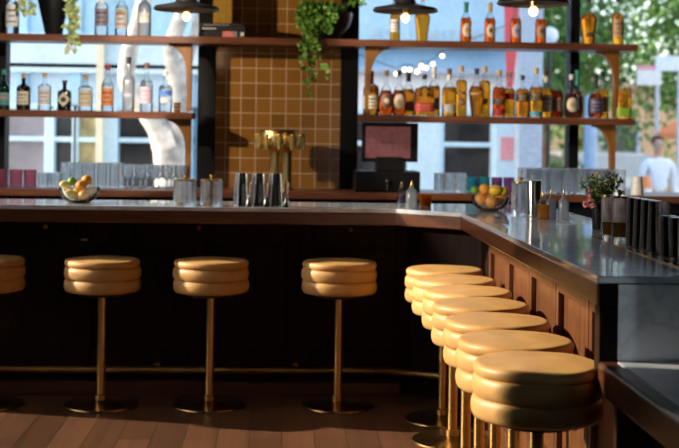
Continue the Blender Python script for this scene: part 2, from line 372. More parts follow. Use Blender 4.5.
# ------------------------------------------------------------------ street outside
GZ = -0.3
M['asphalt'] = plain('asphalt', (0.22, 0.22, 0.23), 0.85, nscale=8)
M['pave'] = grid_mat('pavement', (0.50, 0.49, 0.47), (0.44, 0.43, 0.42), (0.25, 0.25, 0.25), 0.9, 0.9, 0.01, 'xy', rough=0.8)
M['blue_wall'] = plain('light_blue_paint', (0.42, 0.66, 0.86), 0.7, var=0.07, nscale=3)
M['pale_wall'] = plain('pale_blue_render', (0.62, 0.78, 0.90), 0.75, var=0.08, nscale=4)
M['pale_blue'] = plain('pale_blue_gloss', (0.62, 0.82, 0.95), 0.4, var=0.05)
M['letter'] = plain('cream_lettering', (0.62, 0.74, 0.80), 0.5)
M['dark_room'] = plain('dark_window', (0.05, 0.045, 0.045), 0.25, var=0.5, nscale=2.5)
M['mauve_room'] = plain('mauve_window', (0.30, 0.26, 0.28), 0.35, var=0.3, nscale=2.5)
M['warm_panel'] = plain('ochre_curtain', (0.62, 0.46, 0.22), 0.7, var=0.35, nscale=9)
M['bark'] = plain('pale_bark', (0.70, 0.66, 0.60), 0.8, var=0.38, nscale=9)
M['white_paint'] = plain('white_paint', (0.80, 0.82, 0.85), 0.4)
M['grey_col'] = plain('grey_blue_paint', (0.38, 0.47, 0.60), 0.6)
M['banner'] = plain('red_fabric', (0.62, 0.09, 0.11), 0.7)
M['orange_fab'] = plain('orange_fabric', (0.95, 0.28, 0.10), 0.7)
M['car_grey'] = plain('car_paint', (0.26, 0.29, 0.33), 0.3, coat=0.5)
M['tyre'] = plain('tyre', (0.02, 0.02, 0.02), 0.8)
M['pole_grey'] = plain('galvanised_pole', (0.62, 0.66, 0.72), 0.4)
bm = nb(); box(bm, -40, 60, 8.75, 80, GZ-0.2, GZ); struct('ground', bm, 'asphalt')
bm = nb(); box(bm, -40, 60, 8.76, 13.0, GZ, GZ+0.02); struct('pavement', bm, 'pave')

bld = thing('street_building', 'light blue shopfront across the street with tall glazed doors and pale lettering', 'building', (0, 13, GZ))
def bx_(name, x0, x1, y0, y1, z0, z1, mat, par, bev=0.0, **kw):
    bm = nb(); box(bm, x0, x1, y0, y1, z0, z1); return obj(name, bm, mat, par, bevel=bev, **kw)
G = -GZ   # heights inside the building are measured from the street
bx_('wall', -9, 2.70, 0.15, 7, 0, 6.5, 'blue_wall', bld)
bx_('fascia', -9, 2.55, -0.02, 0.15, 2.32+G, 3.4+G, 'blue_wall', bld)
bx_('canopy_board', -9, 0.40, -0.10, 0.15, 2.0+G, 2.4+G, 'pale_wall', bld)
bx_('cornice', -9, 2.60, -0.10, 0.15, 2.04+G, 2.10+G, 'grey_col', bld, 0.01)
bx_('render_band', 0.40, 2.55, 0.0, 0.15, 1.66+G, 2.04+G, 'white_paint', bld)
bx_('render_band', -9, 0.40, 0.02, 0.15, 1.66+G, 2.0+G, 'pale_wall', bld)
for x0, x1 in ((-2.70, -2.60), (-2.17, -2.05), (-0.96, -0.90)):
    bx_('pilaster', x0, x1, -0.06, 0.15, 1.66+G, 3.0+G, 'blue_wall', bld)
bx_('drainpipe', -1.87, -1.80, -0.2, -0.12, 0, 3.4+G, 'cream', bld)
def shop_window(x0, x1, mat, transom=1.31):
    f = nb(); t = 0.05
    box(f, x0, x0+t, -0.06, 0.15, G-0.3, 1.66+G); box(f, x1-t, x1, -0.06, 0.15, G-0.3, 1.66+G)
    box(f, x0, x1, -0.05, 0.15, transom+G-0.02, transom+G+0.03); box(f, x0, x1, -0.06, 0.15, 1.62+G, 1.68+G); box(f, x0, x1, -0.06, 0.15, 0, 0.35)
    o = obj('shop_window', f, 'pale_blue', bld, bevel=0.008)
    bx_('pane', x0+t, x1-t, 0.08, 0.14, 0.35, 1.62+G, mat, o)
shop_window(-3.6, -2.36, 'mauve_room'); shop_window(-2.36, -2.08, 'dark_room'); shop_window(-2.12, -1.84, 'warm_panel')
shop_window(-1.72, -0.90, 'dark_room'); shop_window(-0.8, 0.3, 'dark_room')
bx_('door_post', -1.84, -1.66, -0.08, 0.15, 0, 1.66+G, 'pale_blue', bld, 0.01)
shop_window(0.42, 1.38, 'dark_room'); shop_window(1.66, 2.26, 'dark_room')
bx_('door_post', 1.38, 1.68, -0.08, 0.15, 0, 1.66+G, 'pale_blue', bld, 0.01)
bx_('door_panel', 2.24, 2.58, -0.08, 0.15, 0, 1.68+G, 'pale_blue', bld, 0.01)
def text(name, body, size, loc, mat, parent, rot=(pi/2, 0, 0), ext=0.004, align='LEFT', space=1.0, **kw):
    c = bpy.data.curves.new(name, 'FONT'); c.body = body; c.size = size; c.extrude = ext; c.align_x = align
    c.materials.append(M[mat]); o = bpy.data.objects.new(name, c); COL.objects.link(o)
    o.location = loc; o.rotation_euler = rot; o.parent = parent
    c.space_character = space
    dg = bpy.context.evaluated_depsgraph_get(); me = bpy.data.meshes.new_from_object(o.evaluated_get(dg))
    r = bpy.data.objects.new(name, me); COL.objects.link(r); r.location = loc; r.rotation_euler = rot; r.parent = parent
    bpy.data.objects.remove(o); r.name = name
    for k, v in kw.items(): r[k] = v
    return r
text('lettering', 'BO LANO ACT', 0.17, (0.92, -0.03, 2.41+G), 'letter', bld, space=1.35)
# grey-blue column, banner, globe lamp at the corner of the shopfront
bm = nb(); box(bm, -0.12, 0.12, -0.12, 0.12, 0, 3.6); box(bm, -0.15, 0.15, -0.15, 0.15, 0, 0.35)
tag(obj('column', bm, 'grey_col', loc=(2.52, 12.6, GZ), bevel=0.01), 'grey-blue square column at the corner of the blue shopfront', 'column')
bn = thing('banner', 'red tapering pennant hanging beside the grey-blue street column', 'banner', (2.32, 12.52, 1.9))
bm = nb(); prism(bm, [(-0.08, 0.82), (0.07, 0.82), (0.055, 0.35), (0.02, 0.0), (-0.04, 0.0), (-0.06, 0.4)], 'y', -0.006, 0.006); obj('fabric', bm, 'banner', bn)
bm = nb(); tube(bm, [(-0.1, 0, 0.83), (0.25, 0, 0.83)], 0.01); obj('rod', bm, 'black_metal', bn)
gl = thing('globe_lamp', 'white round globe lamp on a bracket past the shopfront corner', 'lamp', (3.03, 14, 2.5))
bm = nb(); ball(bm, (0, 0, 0.05), 0.10, sub=3); obj('globe', bm, 'white_paint', gl, smooth=True)
bm = nb(); tube(bm, [(0, 0, -0.04), (0, 0, -2.78)], 0.025); obj('post', bm, 'black_metal', gl)
# posters by the door
for x, z, m_, lab in ((2.46, 1.36, 'petal', 'pink poster on the glass by the blue door, nearest the shopfront'), (2.60, 1.56, 'lavender', 'small lilac notice pinned beside the pink poster')):
    bm = nb(); box(bm, -0.07, 0.07, -0.004, 0.004, 0, 0.24 if m_ == 'petal' else 0.16); box(bm, -0.05, 0.05, -0.006, 0.0, 0.05, 0.13)
    tag(obj('poster', bm, m_, loc=(x-0.09*(m_ == 'petal')-0.10*(m_ != 'petal'), 12.9155, z-0.2)), lab, 'poster')
# festoon lights
fs = thing('string_lights', 'festoon of warm glowing bulbs hanging in front of the blue facade', 'string lights', (1.1, 12.2, 2.15))
bulbs = [(0.03, -0.14), (0.11, -0.10), (0.16, -0.10), (0.235, -0.12), (0.275, -0.06), (0.325, -0.08), (0.39, -0.04), (0.48, 0.04)]
bm = nb(); tube(bm, [(-0.5, 0, 0.1)] + [(x, 0, z+0.05) for x, z in bulbs] + [(1.1, 0, 0.35)], 0.004, 6); obj('wire', bm, 'black', fs)
for x, z in bulbs:
    bm = nb(); ball(bm, (x, 0, z), 0.020, sub=2); obj('bulb', bm, 'bulb_out', fs, smooth=True)

# skin-modifier helper for trunks and the person
def skinned(name, chains, mat, parent=None, sub=2, loc=None, root=0):
    """chains: list of lists of ((x,y,z), r); shared points joined"""
    verts, rad, edges, idx = [], [], [], {}
    for ch in chains:
        prev = None
        for p, r in ch:
            k = tuple(round(c, 4) for c in p)
            if k not in idx: idx[k] = len(verts); verts.append(p); rad.append(r)
            if prev is not None and prev != idx[k]: edges.append((prev, idx[k]))
            prev = idx[k]
    me = bpy.data.meshes.new(name); me.from_pydata(verts, edges, []); me.materials.append(M[mat])
    o = bpy.data.objects.new(name, me); COL.objects.link(o)
    if parent is not None: o.parent = parent
    if loc is not None: o.location = loc
    sk = o.modifiers.new('skin', 'SKIN'); sk.use_smooth_shade = True
    me.skin_vertices.new() if not me.skin_vertices else None
    for i, r in enumerate(rad):
        me.skin_vertices[0].data[i].radius = (r, r) if not isinstance(r, tuple) else r
    me.skin_vertices[0].data[root].use_root = True
    o.modifiers.new('sub', 'SUBSURF').levels = sub; o.modifiers['sub'].render_levels = sub
    return o
def leaf_faces(bm, p, d, n, L, W):
    d = d.normalized(); s = d.cross(n)
    if s.length < 1e-3: s = d.orthogonal()
    s.normalize(); up = s.cross(d)
    a = bm.verts.new(p); m1 = bm.verts.new(p + d*L*0.5 + s*W*0.5 + up*W*0.12); m2 = bm.verts.new(p + d*L*0.5 - s*W*0.5 + up*W*0.12)
    c = bm.verts.new(p + d*L*0.5); t = bm.verts.new(p + d*L - up*W*0.2)
    bm.faces.new((a, m1, c)); bm.faces.new((a, c, m2)); bm.faces.new((c, m1, t)); bm.faces.new((c, t, m2))
def rv(): return Vector((random.gauss(0, 1), random.gauss(0, 1), random.gauss(0, 1))).normalized()
def crown(c, rx, ry, rz, n, L):
    bm = nb()
    for _ in range(n):
        v = rv()*(random.random()**0.4)
        # clumps leave sky gaps between them
        p = Vector((c[0]+v.x*rx, c[1]+v.y*ry, c[2]+v.z*rz))
        if sin(p.x*4.1+1)*sin(p.z*5.3)*sin(p.y*3.1) > 0.3: continue
        leaf_faces(bm, p, rv(), rv(), L*random.uniform(0.7, 1.3), L*0.6)
    return bm
# plane tree in front of the shop
tr = thing('plane_tree', 'pale smooth-barked tree trunk forking outside the left window', 'tree', (0, 11, 0))
K = -0.3
skinned('trunk', [[((-0.93, 0, K), 0.19), ((-0.93, 0, 0.5), 0.15), ((-0.94, 0, 1.05), 0.14), ((-1.05, 0, 1.42), 0.105), ((-1.20, 0.02, 1.64), 0.10), ((-1.36, 0.03, 1.85), 0.085), ((-1.33, 0.03, 2.1), 0.08), ((-1.24, 0.0, 2.4), 0.07), ((-1.15, 0, 2.8), 0.07), ((-1.2, 0, 3.6), 0.05)],
        [((-0.94, 0, 1.05), 0.14), ((-0.90, 0.05, 1.45), 0.11), ((-0.91, 0.05, 1.87), 0.085), ((-0.97, 0.05, 2.15), 0.08), ((-0.88, 0.05, 2.42), 0.07), ((-0.76, 0.05, 2.8), 0.06), ((-0.6, 0, 3.6), 0.04)],
        [((-0.91, 0.05, 1.87), 0.085), ((-0.80, 0.1, 2.1), 0.05), ((-0.70, 0.1, 2.6), 0.045), ((-0.5, 0.1, 3.3), 0.03)]], 'bark', tr)
obj('foliage', crown((-1.0, 0, 4.9), 2.0, 1.8, 1.3, 1500, 0.18), 'leaf_tree', tr)
# trees to the right
for i, (x, y, rx, rz, zc, lab) in enumerate([(4.3, 20.5, 1.6, 1.7, 3.2, 'leafy green tree straight behind the right window post'),
                                            (7.7, 21.5, 1.7, 1.7, 3.2, 'leafy green tree at the far right edge of the street view'),
                                            (6.6, 27.0, 2.3, 2.4, 3.0, 'tall green tree in the gap between the two nearer trees')]):
    t = thing('street_tree', lab, 'tree', (x, y, GZ), group='street trees')
    skinned('trunk', [[((0, 0, 0), 0.14), ((0.03, 0, 1.2), 0.11), ((0.0, 0, 2.4), 0.08), ((0.3, 0, 3.6), 0.05)], [((0.03, 0, 1.2), 0.11), ((-0.5, 0.1, 2.3), 0.06), ((-0.8, 0.1, 3.2), 0.03)]], 'bark' if i == 1 else 'bracket_wood', t, sub=1)
    obj('foliage', crown((0, 0, zc-GZ), rx, 1.3, rz, 4200, 0.17), 'leaf_tree', t)
for x, y, r, h, lab in ((4.15, 17.6, 0.45, 0.5, 'low round bush right of the grey-blue column'), (4.1, 24.6, 0.8, 0.9, 'round bush beside the parked grey car'), (8.4, 24.3, 1.0, 0.9, 'round bush behind the person in white')):
    b_ = thing('bush', lab, 'bush', (x, y, GZ), group='street bushes')
    obj('foliage', crown((0, 0, h+0.25), r, 0.6, h+0.2, 1100, 0.11), 'leaf_tree', b_)
    bm = nb(); tube(bm, [(0, 0, 0), (0.02, 0, 0.7)], 0.03); obj('stem', bm, 'bracket_wood', b_)
bd = thing('pale_building', 'pale rendered building far down the street behind the trees', 'building', (6, 34, GZ))
bx_('wall', -6, 12, 0, 4, 0, 3.0, 'tan', bd)
bx_('roof', -6.2, 12.2, -0.3, 4.2, 3.0, 3.15, 'pinklabel', bd)
for k in range(6):
    f = bx_('window', -5+k*2.6, -3.9+k*2.6, -0.03, 0.02, 0.9, 2.1, 'grey_col', bd); bx_('pane', -4.9+k*2.6, -4.0+k*2.6, -0.04, -0.03, 1.0, 2.0, 'dark_room', f)
# signs
sg = thing('street_sign', 'pale pink-edged square sign board on a tall grey pole', 'sign', (6.06, 19.9, GZ))
bm = nb(); tube(bm, [(0.02, 0.03, 0), (0.02, 0.03, 2.85)], 0.035); obj('pole', bm, 'pole_grey', sg, smooth=True)
bx_('board', -0.33, 0.07, -0.02, 0.0, 2.54, 2.86, 'white', sg, 0.005); bx_('stripe', -0.33, 0.07, -0.025, -0.018, 2.79, 2.86, 'petal', sg)
sg = thing('street_sign', 'small white sign board at the right edge above the person', 'sign', (5.68, 18, GZ))
bm = nb(); tube(bm, [(0.15, 0.03, 0), (0.15, 0.03, 2.9)], 0.03); obj('pole', bm, 'pole_grey', sg, smooth=True)
bx_('board', -0.22, 0.25, -0.02, 0.0, 2.68, 2.90, 'white_paint', sg, 0.005)
# utility post
bm = nb(); lathe(bm, [(0.10, 0), (0.085, 2.2), (0.07, 2.25)], 12)
tag(obj('bollard_post', bm, 'grey_col', loc=(4.02, 16, GZ), smooth=True), 'grey post standing just right of the black window post', 'post')
# parked car
car = thing('parked_car', 'pale grey car parked across the street under the trees', 'car', (6.2, 24.0, GZ), pi/2)
bm = nb(); prism(bm, [(-1.9, 0.35), (-1.9, 0.8), (-1.1, 0.92), (-0.65, 1.38), (0.75, 1.40), (1.35, 0.95), (1.95, 0.85), (2.0, 0.35)], 'y', -0.8, 0.8); obj('body', bm, 'car_grey', car, bevel=0.06)
bm = nb(); prism(bm, [(-0.98, 0.95), (-0.60, 1.31), (0.68, 1.33), (1.15, 0.97)], 'y', -0.82, 0.82); obj('window', bm, 'dark_room', car)
for x in (-1.2, 1.25):
    for y in (-0.72, 0.72):
        bm = nb(); lathe(bm, [(0.12, -0.1), (0.3, -0.1), (0.33, -0.06), (0.33, 0.06), (0.3, 0.1), (0.12, 0.1)], 24)
        o = obj('wheel', bm, 'tyre', car, smooth=True, loc=(x, y, 0.33)); o.rotation_euler = (pi/2, 0, 0)
# traffic drum
tb = thing('traffic_drum', 'orange and white striped traffic drum left of the person in white', 'traffic drum', (4.98, 16.8, GZ))
bm = nb(); lathe(bm, [(0.16, 0), (0.16, 0.06), (0.10, 0.08), (0.08, 1.1), (0.05, 1.18), (0.0, 1.18)], 20); obj('body', bm, 'orange_fab', tb, smooth=True)
for k in range(3):
    bm = nb(); lathe(bm, [(0.100-k*0.005, 0.35+k*0.27), (0.096-k*0.005, 0.47+k*0.27)], 20, cap=False); obj('stripe', bm, 'white', tb, smooth=True)
# patio umbrella
um = thing('patio_umbrella', 'orange patio umbrella at the right edge of the street', 'umbrella', (6.58, 18.6, GZ))
bm = nb(); lathe(bm, [(0.0, 2.35), (0.05, 2.33), (0.9, 1.78), (0.93, 1.68), (0.92, 1.68), (0.88, 1.76), (0.0, 2.30)], 8); obj('canopy', bm, 'orange_fab', um)
bm = nb(); tube(bm, [(0, 0, 0), (0, 0, 2.45)], 0.025); obj('pole', bm, 'pole_grey', um)
bm = nb(); lathe(bm, [(0.28, 0), (0.28, 0.06), (0.05, 0.1)], 20); obj('base', bm, 'grey_col', um)

# person
M['skin'] = plain('skin', (0.62, 0.36, 0.25), 0.5, var=0.06)
M['shirt'] = plain('white_shirt', (0.85, 0.86, 0.90), 0.7, var=0.05)
M['trouser'] = plain('dark_trousers', (0.05, 0.05, 0.07), 0.8)
M['hair'] = plain('brown_hair', (0.10, 0.05, 0.03), 0.6)
pe = thing('person', 'person in a white long-sleeved shirt standing outside at the right', 'person', (5.45, 17.8, GZ), 0.1)
def arm(s, r0, grow=0.0, hand=True):
    c = [((0, 0, 1.30), 0.13+grow), ((0.15*s, 0, 1.33), 0.075+grow), ((0.22*s, 0.0, 1.28), 0.058+grow), ((0.27*s, 0.01, 1.03), 0.045+grow), ((0.26*s, -0.08, 0.82), 0.036+grow)]
    if hand: c += [((0.255*s, -0.11, 0.75), 0.030), ((0.25*s, -0.13, 0.70), 0.036)]
    return c
body = [[((0, 0, 0.90), (0.15, 0.11)), ((0, 0, 1.08), (0.13, 0.10)), ((0, 0, 1.30), (0.15, 0.105)), ((0, -0.0, 1.42), 0.055), ((0, -0.01, 1.49), 0.052), ((0, -0.015, 1.55), (0.072, 0.085)), ((0, -0.01, 1.63), (0.078, 0.095)), ((0, 0.0, 1.69), (0.055, 0.065))],
        arm(1, 0), arm(-1, 0)]
for s in (-1, 1):
    body.append([((0, 0, 0.90), (0.15, 0.11)), ((0.09*s, 0, 0.82), 0.085), ((0.10*s, 0, 0.47), 0.055), ((0.10*s, 0.02, 0.12), 0.038), ((0.105*s, -0.02, 0.045), 0.036), ((0.11*s, -0.13, 0.03), 0.03)])
    for f in range(5):
        a = (-0.024+0.012*f)
        p0 = (0.25*s, -0.13, 0.70)
        L = (0.05, 0.065, 0.07, 0.065, 0.05)[f] if f else 0.045
        q = (0.25*s + (-0.03*s if f == 0 else 0), -0.13+a, 0.675); e = (q[0]-0.004*s, q[1]-0.008, q[2]-L*0.6)
        body.append([(p0, 0.036), (q, 0.011), (e, 0.008)])
skinned('body', body, 'skin', pe)
skinned('shirt', [[((0, 0, 0.86), (0.17, 0.13)), ((0, 0, 1.08), (0.155, 0.12)), ((0, 0, 1.30), (0.17, 0.125)), ((0, 0.0, 1.40), 0.068), ((0, 0, 1.43), 0.066)], [((0, 0, 1.30), (0.17, 0.125))] + arm(1, 0, 0.016, False)[1:], [((0, 0, 1.30), (0.17, 0.125))] + arm(-1, 0, 0.016, False)[1:]], 'shirt', pe)
skinned('trousers', [[((0, 0, 0.92), (0.16, 0.12)), ((0.09*s, 0, 0.82), 0.10), ((0.10*s, 0, 0.47), 0.075), ((0.10*s, 0.02, 0.10), 0.062)] for s in (-1, 1)], 'trouser', pe)
bm = nb(); ball(bm, (0, 0.012, 1.655), 0.095, 0.92, 1.08, 0.95, 3)
for v in list(bm.verts):
    if v.co.y < -0.045 and v.co.z < 1.70 or v.co.z < 1.58: bm.verts.remove(v)
obj('hair', bm, 'hair', pe, smooth=True)
bm = nb()
for s in (-1, 1):
    ball(bm, (0.032*s, -0.098, 1.61), 0.010, 1.3, 0.7, 0.8, 2)
obj('eyes', bm, 'ink', pe, smooth=True)
bm = nb(); ball(bm, (0, -0.108, 1.585), 0.014, 0.8, 1.1, 1.6, 2); obj('nose', bm, 'skin', pe, smooth=True)
bm = nb(); ball(bm, (0, -0.098, 1.548), 0.02, 1.1, 0.5, 0.3, 2); obj('mouth', bm, 'pinklabel', pe, smooth=True)
for s in (-1, 1):
    bm = nb(); ball(bm, (0.082*s, 0.0, 1.60), 0.025, 0.4, 0.8, 1.2, 2); obj('ear', bm, 'skin', pe, smooth=True)
    bm = nb(); ball(bm, (0.105*s, -0.06, 0.035), 0.06, 0.8, 2.1, 0.6, 2); obj('shoe', bm, 'ink', pe, smooth=True)

# ------------------------------------------------------------------ bar counter
ZT = 1.035
bar = thing('bar_counter', 'L-shaped bar with marble top, walnut edge and dark panelled front', 'bar counter', (0, 0, 0))
poly = [(-2.28, 6.6), (0.62, 6.6), (0.93, 6.36), (0.93, 3.6), (1.53, 3.6), (1.53, 7.15), (-2.28, 7.15)]
inset = [(-2.28, 6.625), (0.63, 6.625), (0.955, 6.375), (0.955, 3.6), (1.53, 3.6), (1.53, 7.15), (-2.28, 7.15)]
bm = nb(); prism(bm, [(x, y) for x, y in poly], 'z', ZT-0.022, ZT); obj('marble_top', bm, 'marble', bar, bevel=0.003)
bm = nb()
out = [(-2.28, 6.603), (0.6215, 6.603), (0.933, 6.362), (0.933, 3.6)]
inn = [(1.0, 3.6), (1.0, 6.40), (0.645, 6.67), (-2.28, 6.67)]
prism(bm, out+inn, 'z', 0.947, ZT-0.022); obj('wood_edge', bm, 'walnut_edge', bar, bevel=0.006)
# underside board and carcass
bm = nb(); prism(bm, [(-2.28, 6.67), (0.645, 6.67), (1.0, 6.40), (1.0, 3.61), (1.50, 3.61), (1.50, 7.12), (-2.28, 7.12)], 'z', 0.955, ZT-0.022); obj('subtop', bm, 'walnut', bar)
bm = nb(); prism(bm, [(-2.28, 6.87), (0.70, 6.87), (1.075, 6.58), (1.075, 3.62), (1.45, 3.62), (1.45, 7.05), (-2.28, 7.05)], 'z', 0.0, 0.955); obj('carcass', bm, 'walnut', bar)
# back run: raised stiles and rails on the front
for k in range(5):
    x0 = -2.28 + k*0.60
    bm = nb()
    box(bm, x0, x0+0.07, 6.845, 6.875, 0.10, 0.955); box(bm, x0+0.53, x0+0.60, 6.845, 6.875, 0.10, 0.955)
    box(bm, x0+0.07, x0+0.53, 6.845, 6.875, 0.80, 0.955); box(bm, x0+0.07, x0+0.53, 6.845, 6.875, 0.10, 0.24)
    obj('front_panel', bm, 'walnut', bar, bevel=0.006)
bm = nb(); box(bm, -2.28, 0.68, 6.815, 6.88, 0.0, 0.07); obj('plinth', bm, 'walnut_edge', bar, bevel=0.006)
# side run: framed panels, walnut coloured lighter for the sun on it
for k in range(5):
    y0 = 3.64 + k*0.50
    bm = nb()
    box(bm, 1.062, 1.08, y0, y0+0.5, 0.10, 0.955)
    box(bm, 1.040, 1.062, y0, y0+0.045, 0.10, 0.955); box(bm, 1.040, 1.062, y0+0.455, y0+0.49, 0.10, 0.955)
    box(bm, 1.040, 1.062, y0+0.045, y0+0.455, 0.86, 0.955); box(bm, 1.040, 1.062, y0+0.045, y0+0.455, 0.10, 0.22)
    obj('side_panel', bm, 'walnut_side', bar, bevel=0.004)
bm = nb(); box(bm, 1.03, 1.10, 3.62, 6.3, 0.0, 0.10); obj('side_plinth', bm, 'walnut_side', bar, bevel=0.004)
bm = nb(); box(bm, 0.933, 0.988, 3.585, 3.64, 0.70, 0.947); box(bm, 0.933, 0.988, 3.585, 3.62, 0.947, 1.013); obj('end_post', bm, 'walnut', bar, bevel=0.003)
bm = nb(); box(bm, 0.988, 1.53, 3.585, 3.62, 0.0, ZT-0.022); obj('waterfall_end', bm, 'marble', bar)
# hooks and outlet
for x in (-1.263, -0.436, 0.395):
    bm = nb(); lathe(bm, [(0.012, 0), (0.012, 0.004), (0.004, 0.006), (0.004, 0.03)], 12); ball(bm, (0, 0, 0.032), 0.009)
    o = obj('bag_hook', bm, 'dark_brass', bar, smooth=True, loc=(x, 6.845, 0.905)); o.rotation_euler = (pi/2, 0, 0)
bm = nb(); box(bm, -1.12, -0.99, 6.833, 6.847, 0.79, 0.86); o1 = obj('outlet_plate', bm, 'black', bar, bevel=0.003)
bm = nb(); box(bm, -1.067, -1.033, 6.829, 6.834, 0.832, 0.840); obj('socket_label', bm, 'tan', o1)

# lower counter at the near end
lc = thing('low_counter', 'lower marble counter with walnut edge stepping down at the near end of the bar', 'counter', (0, 0, 0))
ZL = 0.79
bm = nb(); box(bm, 0.985, 1.62, 1.3, 3.585, ZL-0.022, ZL); obj('marble_top', bm, 'marble', lc, bevel=0.002)
bm = nb(); box(bm, 0.93, 0.985, 1.3, 3.584, 0.70, ZL); obj('wood_edge', bm, 'walnut_edge', lc, bevel=0.008)
bm = nb(); box(bm, 1.09, 1.60, 1.35, 3.58, 0.0, ZL-0.022); obj('carcass', bm, 'walnut', lc)
for k in range(5):
    y0 = 1.36+k*0.445
    bm = nb(); box(bm, 1.062, 1.088, y0, y0+0.05, 0.0, 0.765); box(bm, 1.07, 1.088, y0+0.05, y0+0.445, 0.68, 0.765); box(bm, 1.07, 1.088, y0+0.05, y0+0.445, 0.0, 0.16)
    obj('side_panel', bm, 'walnut_side', lc, bevel=0.004)

# foot rail
fr = thing('foot_rail', 'brass foot rail running along the foot of the bar', 'foot rail', (0, 0, 0))
bm = nb(); tube(bm, [(-2.27, 6.70, 0.160), (0.60, 6.70, 0.160), (0.86, 6.56, 0.160)], 0.019, 12); obj('rail', bm, 'old_brass', fr, smooth=True)
for x in (-1.65, -0.65, 0.10):
    bm = nb(); tube(bm, [(x, 6.70, 0.155), (x, 6.80, 0.155), (x, 6.844, 0.155)], 0.010); tube(bm, [(x, 6.835, 0.155), (x, 6.8445, 0.155)], 0.018, 16); obj('rail_post', bm, 'old_brass', fr, smooth=True)

# ------------------------------------------------------------------ stools
def make_stool(label):
    t = thing('bar_stool', label, 'bar stool', (0, 0, 0), group='tan leather bar stools along the bar')
    bm = nb(); lathe(bm, [(0.0, 0), (0.185, 0.0), (0.19, 0.004), (0.188, 0.010), (0.06, 0.017), (0.035, 0.03), (0.0, 0.03)], 48); obj('base', bm, 'dark_brass', t, smooth=True)
    bm = nb(); lathe(bm, [(0.022, 0.015), (0.022, 0.575)], 24)
    lathe(bm, [(0.0, 0.03), (0.030, 0.03), (0.030, 0.055), (0.022, 0.06)], 24); obj('pole', bm, 'old_brass', t, smooth=True)
    bm = nb(); lathe(bm, [(0.0, 0.565), (0.12, 0.575), (0.125, 0.600), (0, 0.604)], 32); obj('seat_plate', bm, 'black_metal', t, smooth=True)
    def roll(z0, z1, R, top=False):
        bm = nb(); n = 10; h = (z1-z0)/2; zc = (z0+z1)/2; prof = [(R-0.055, z0)]
        for k in range(n+1):
            a = -pi/2 + pi*k/n
            prof.append((R-0.020+0.020*max(cos(a), 0)**0.75, zc+h*sin(a)))
        if top:
            prof += [(R-0.07, z1+0.004), (R-0.12, z1+0.006), (0.03, z1+0.006), (0.0, z1+0.005)]
        else: prof.append((R-0.055, z1))
        lathe(bm, prof, 64)
        for v in bm.verts:    # soft leather: slightly uneven bulge
            a = math.atan2(v.co.y, v.co.x); r = math.hypot(v.co.x, v.co.y)
            if r > 0.05:
                f = 1+0.006*sin(3*a+z0*40)+0.004*sin(7*a+z0*90)
                v.co.x *= f; v.co.y *= f
            if top: v.co.z += 0.0016*sin(9*v.co.x*3+1)*cos(25*v.co.y)
        return obj('cushion_roll', bm, 'leather', t, smooth=True)
    roll(0.596, 0.664, 0.198); roll(0.660, 0.727, 0.198); roll(0.722, 0.762, 0.194, True)
    bm = nb(); lathe(bm, [(0.160, 0.648), (0.1795, 0.662), (0.160, 0.667)], 48, cap=False); lathe(bm, [(0.160, 0.7195), (0.1775, 0.7245), (0.160, 0.7295)], 48, cap=False)
    obj('seam', bm, 'brownlabel', t, smooth=True)
    return t
near = [(0.784, 3.73), (0.794, 4.14), (0.808, 4.57), (0.818, 5.0), (0.826, 5.41), (0.826, 5.82), (0.836, 6.25)]
nl = ['nearest and largest tan round stool, tucked under the low counter', 'tan stool directly behind the nearest one on the right run', 'third tan stool from the front along the right-hand run',
      'middle tan stool of the seven on the right-hand run', 'fifth tan stool from the front along the right-hand run', 'second from the back corner of the right-hand stool run', 'tan stool in the inner corner, farthest of the right-hand run']
backs = [(-1.51, 6.56), (-0.912, 6.56), (-0.349, 6.56), (0.323, 6.56)]
bl = ['tan stool cut by the left edge of the picture', 'tan stool on a brass pole below the left fruit bowl', 'tan stool below the two lidded glass jars', 'tan stool below the brass tap tower, nearest the corner on the back run']
st0 = make_stool(nl[0]); st0.location = (*near[0], 0)
for (x, y), l in list(zip(near, nl))[1:] + list(zip(backs, bl)):
    dup(st0, (x, y, 0), random.uniform(0, 6), l)

# ------------------------------------------------------------------ back bar ledge and cabinets
ZB = 1.05
bb = thing('back_bar', 'long walnut back bar ledge on black cabinets under the windows', 'back bar', (0, 0, 0))
bm = nb(); box(bm, XL+0.02, XR-0.02, 8.0, 8.49, ZB-0.045, ZB); obj('ledge', bm, 'shelf_wood', bb, bevel=0.004)
bm = nb(); box(bm, XL+0.02, XR-0.02, 8.06, 8.49, 0.0, ZB-0.045); obj('cabinet', bm, 'black', bb)
for k in range(8):
    x0 = XL+0.05+k*0.72
    d = bx_('cabinet_door', x0, x0+0.70, 8.04, 8.06, 0.08, 0.95, 'black', bb, 0.004)
    bm = nb(); tube(bm, [(x0+0.64, 8.03, 0.55), (x0+0.64, 8.03, 0.70)], 0.006); obj('handle', bm, 'old_brass', d)

# ------------------------------------------------------------------ wall shelves
def shelf(x0, x1, z, brs, label, up):
    t = thing('wall_shelf', label, 'shelf', (0, 0, 0))
    bm = nb(); box(bm, x0, x1, 8.2, 8.48, z-0.045, z); obj('board', bm, 'shelf_wood', t, bevel=0.004)
    for bx, h, s in brs:
        bm = nb(); pts = [(0, 0), (0, -h)]
        pts += [(0.036*s, -h)]
        n = 14; R = 0.12
        for k in range(n+1):
            a = pi/2*k/n
            pts.append((s*(0.038+R*(1-cos(a))), -0.012-0.19*(1-sin(a))))
        pts += [(s*(0.038+R), 0)]
        prism(bm, [(bx+p[0], z-0.045+p[1]) for p in pts], 'y', 8.28, 8.33)
        obj('bracket', bm, 'bracket_wood', t, bevel=0.003)
    return t
shelf(-2.28, 2.37, 2.048, [(-0.585, 0.445, -1), (0.56, 0.445, 1), (2.27, 0.445, -1)], 'upper walnut shelf running the full width across both windows', True)
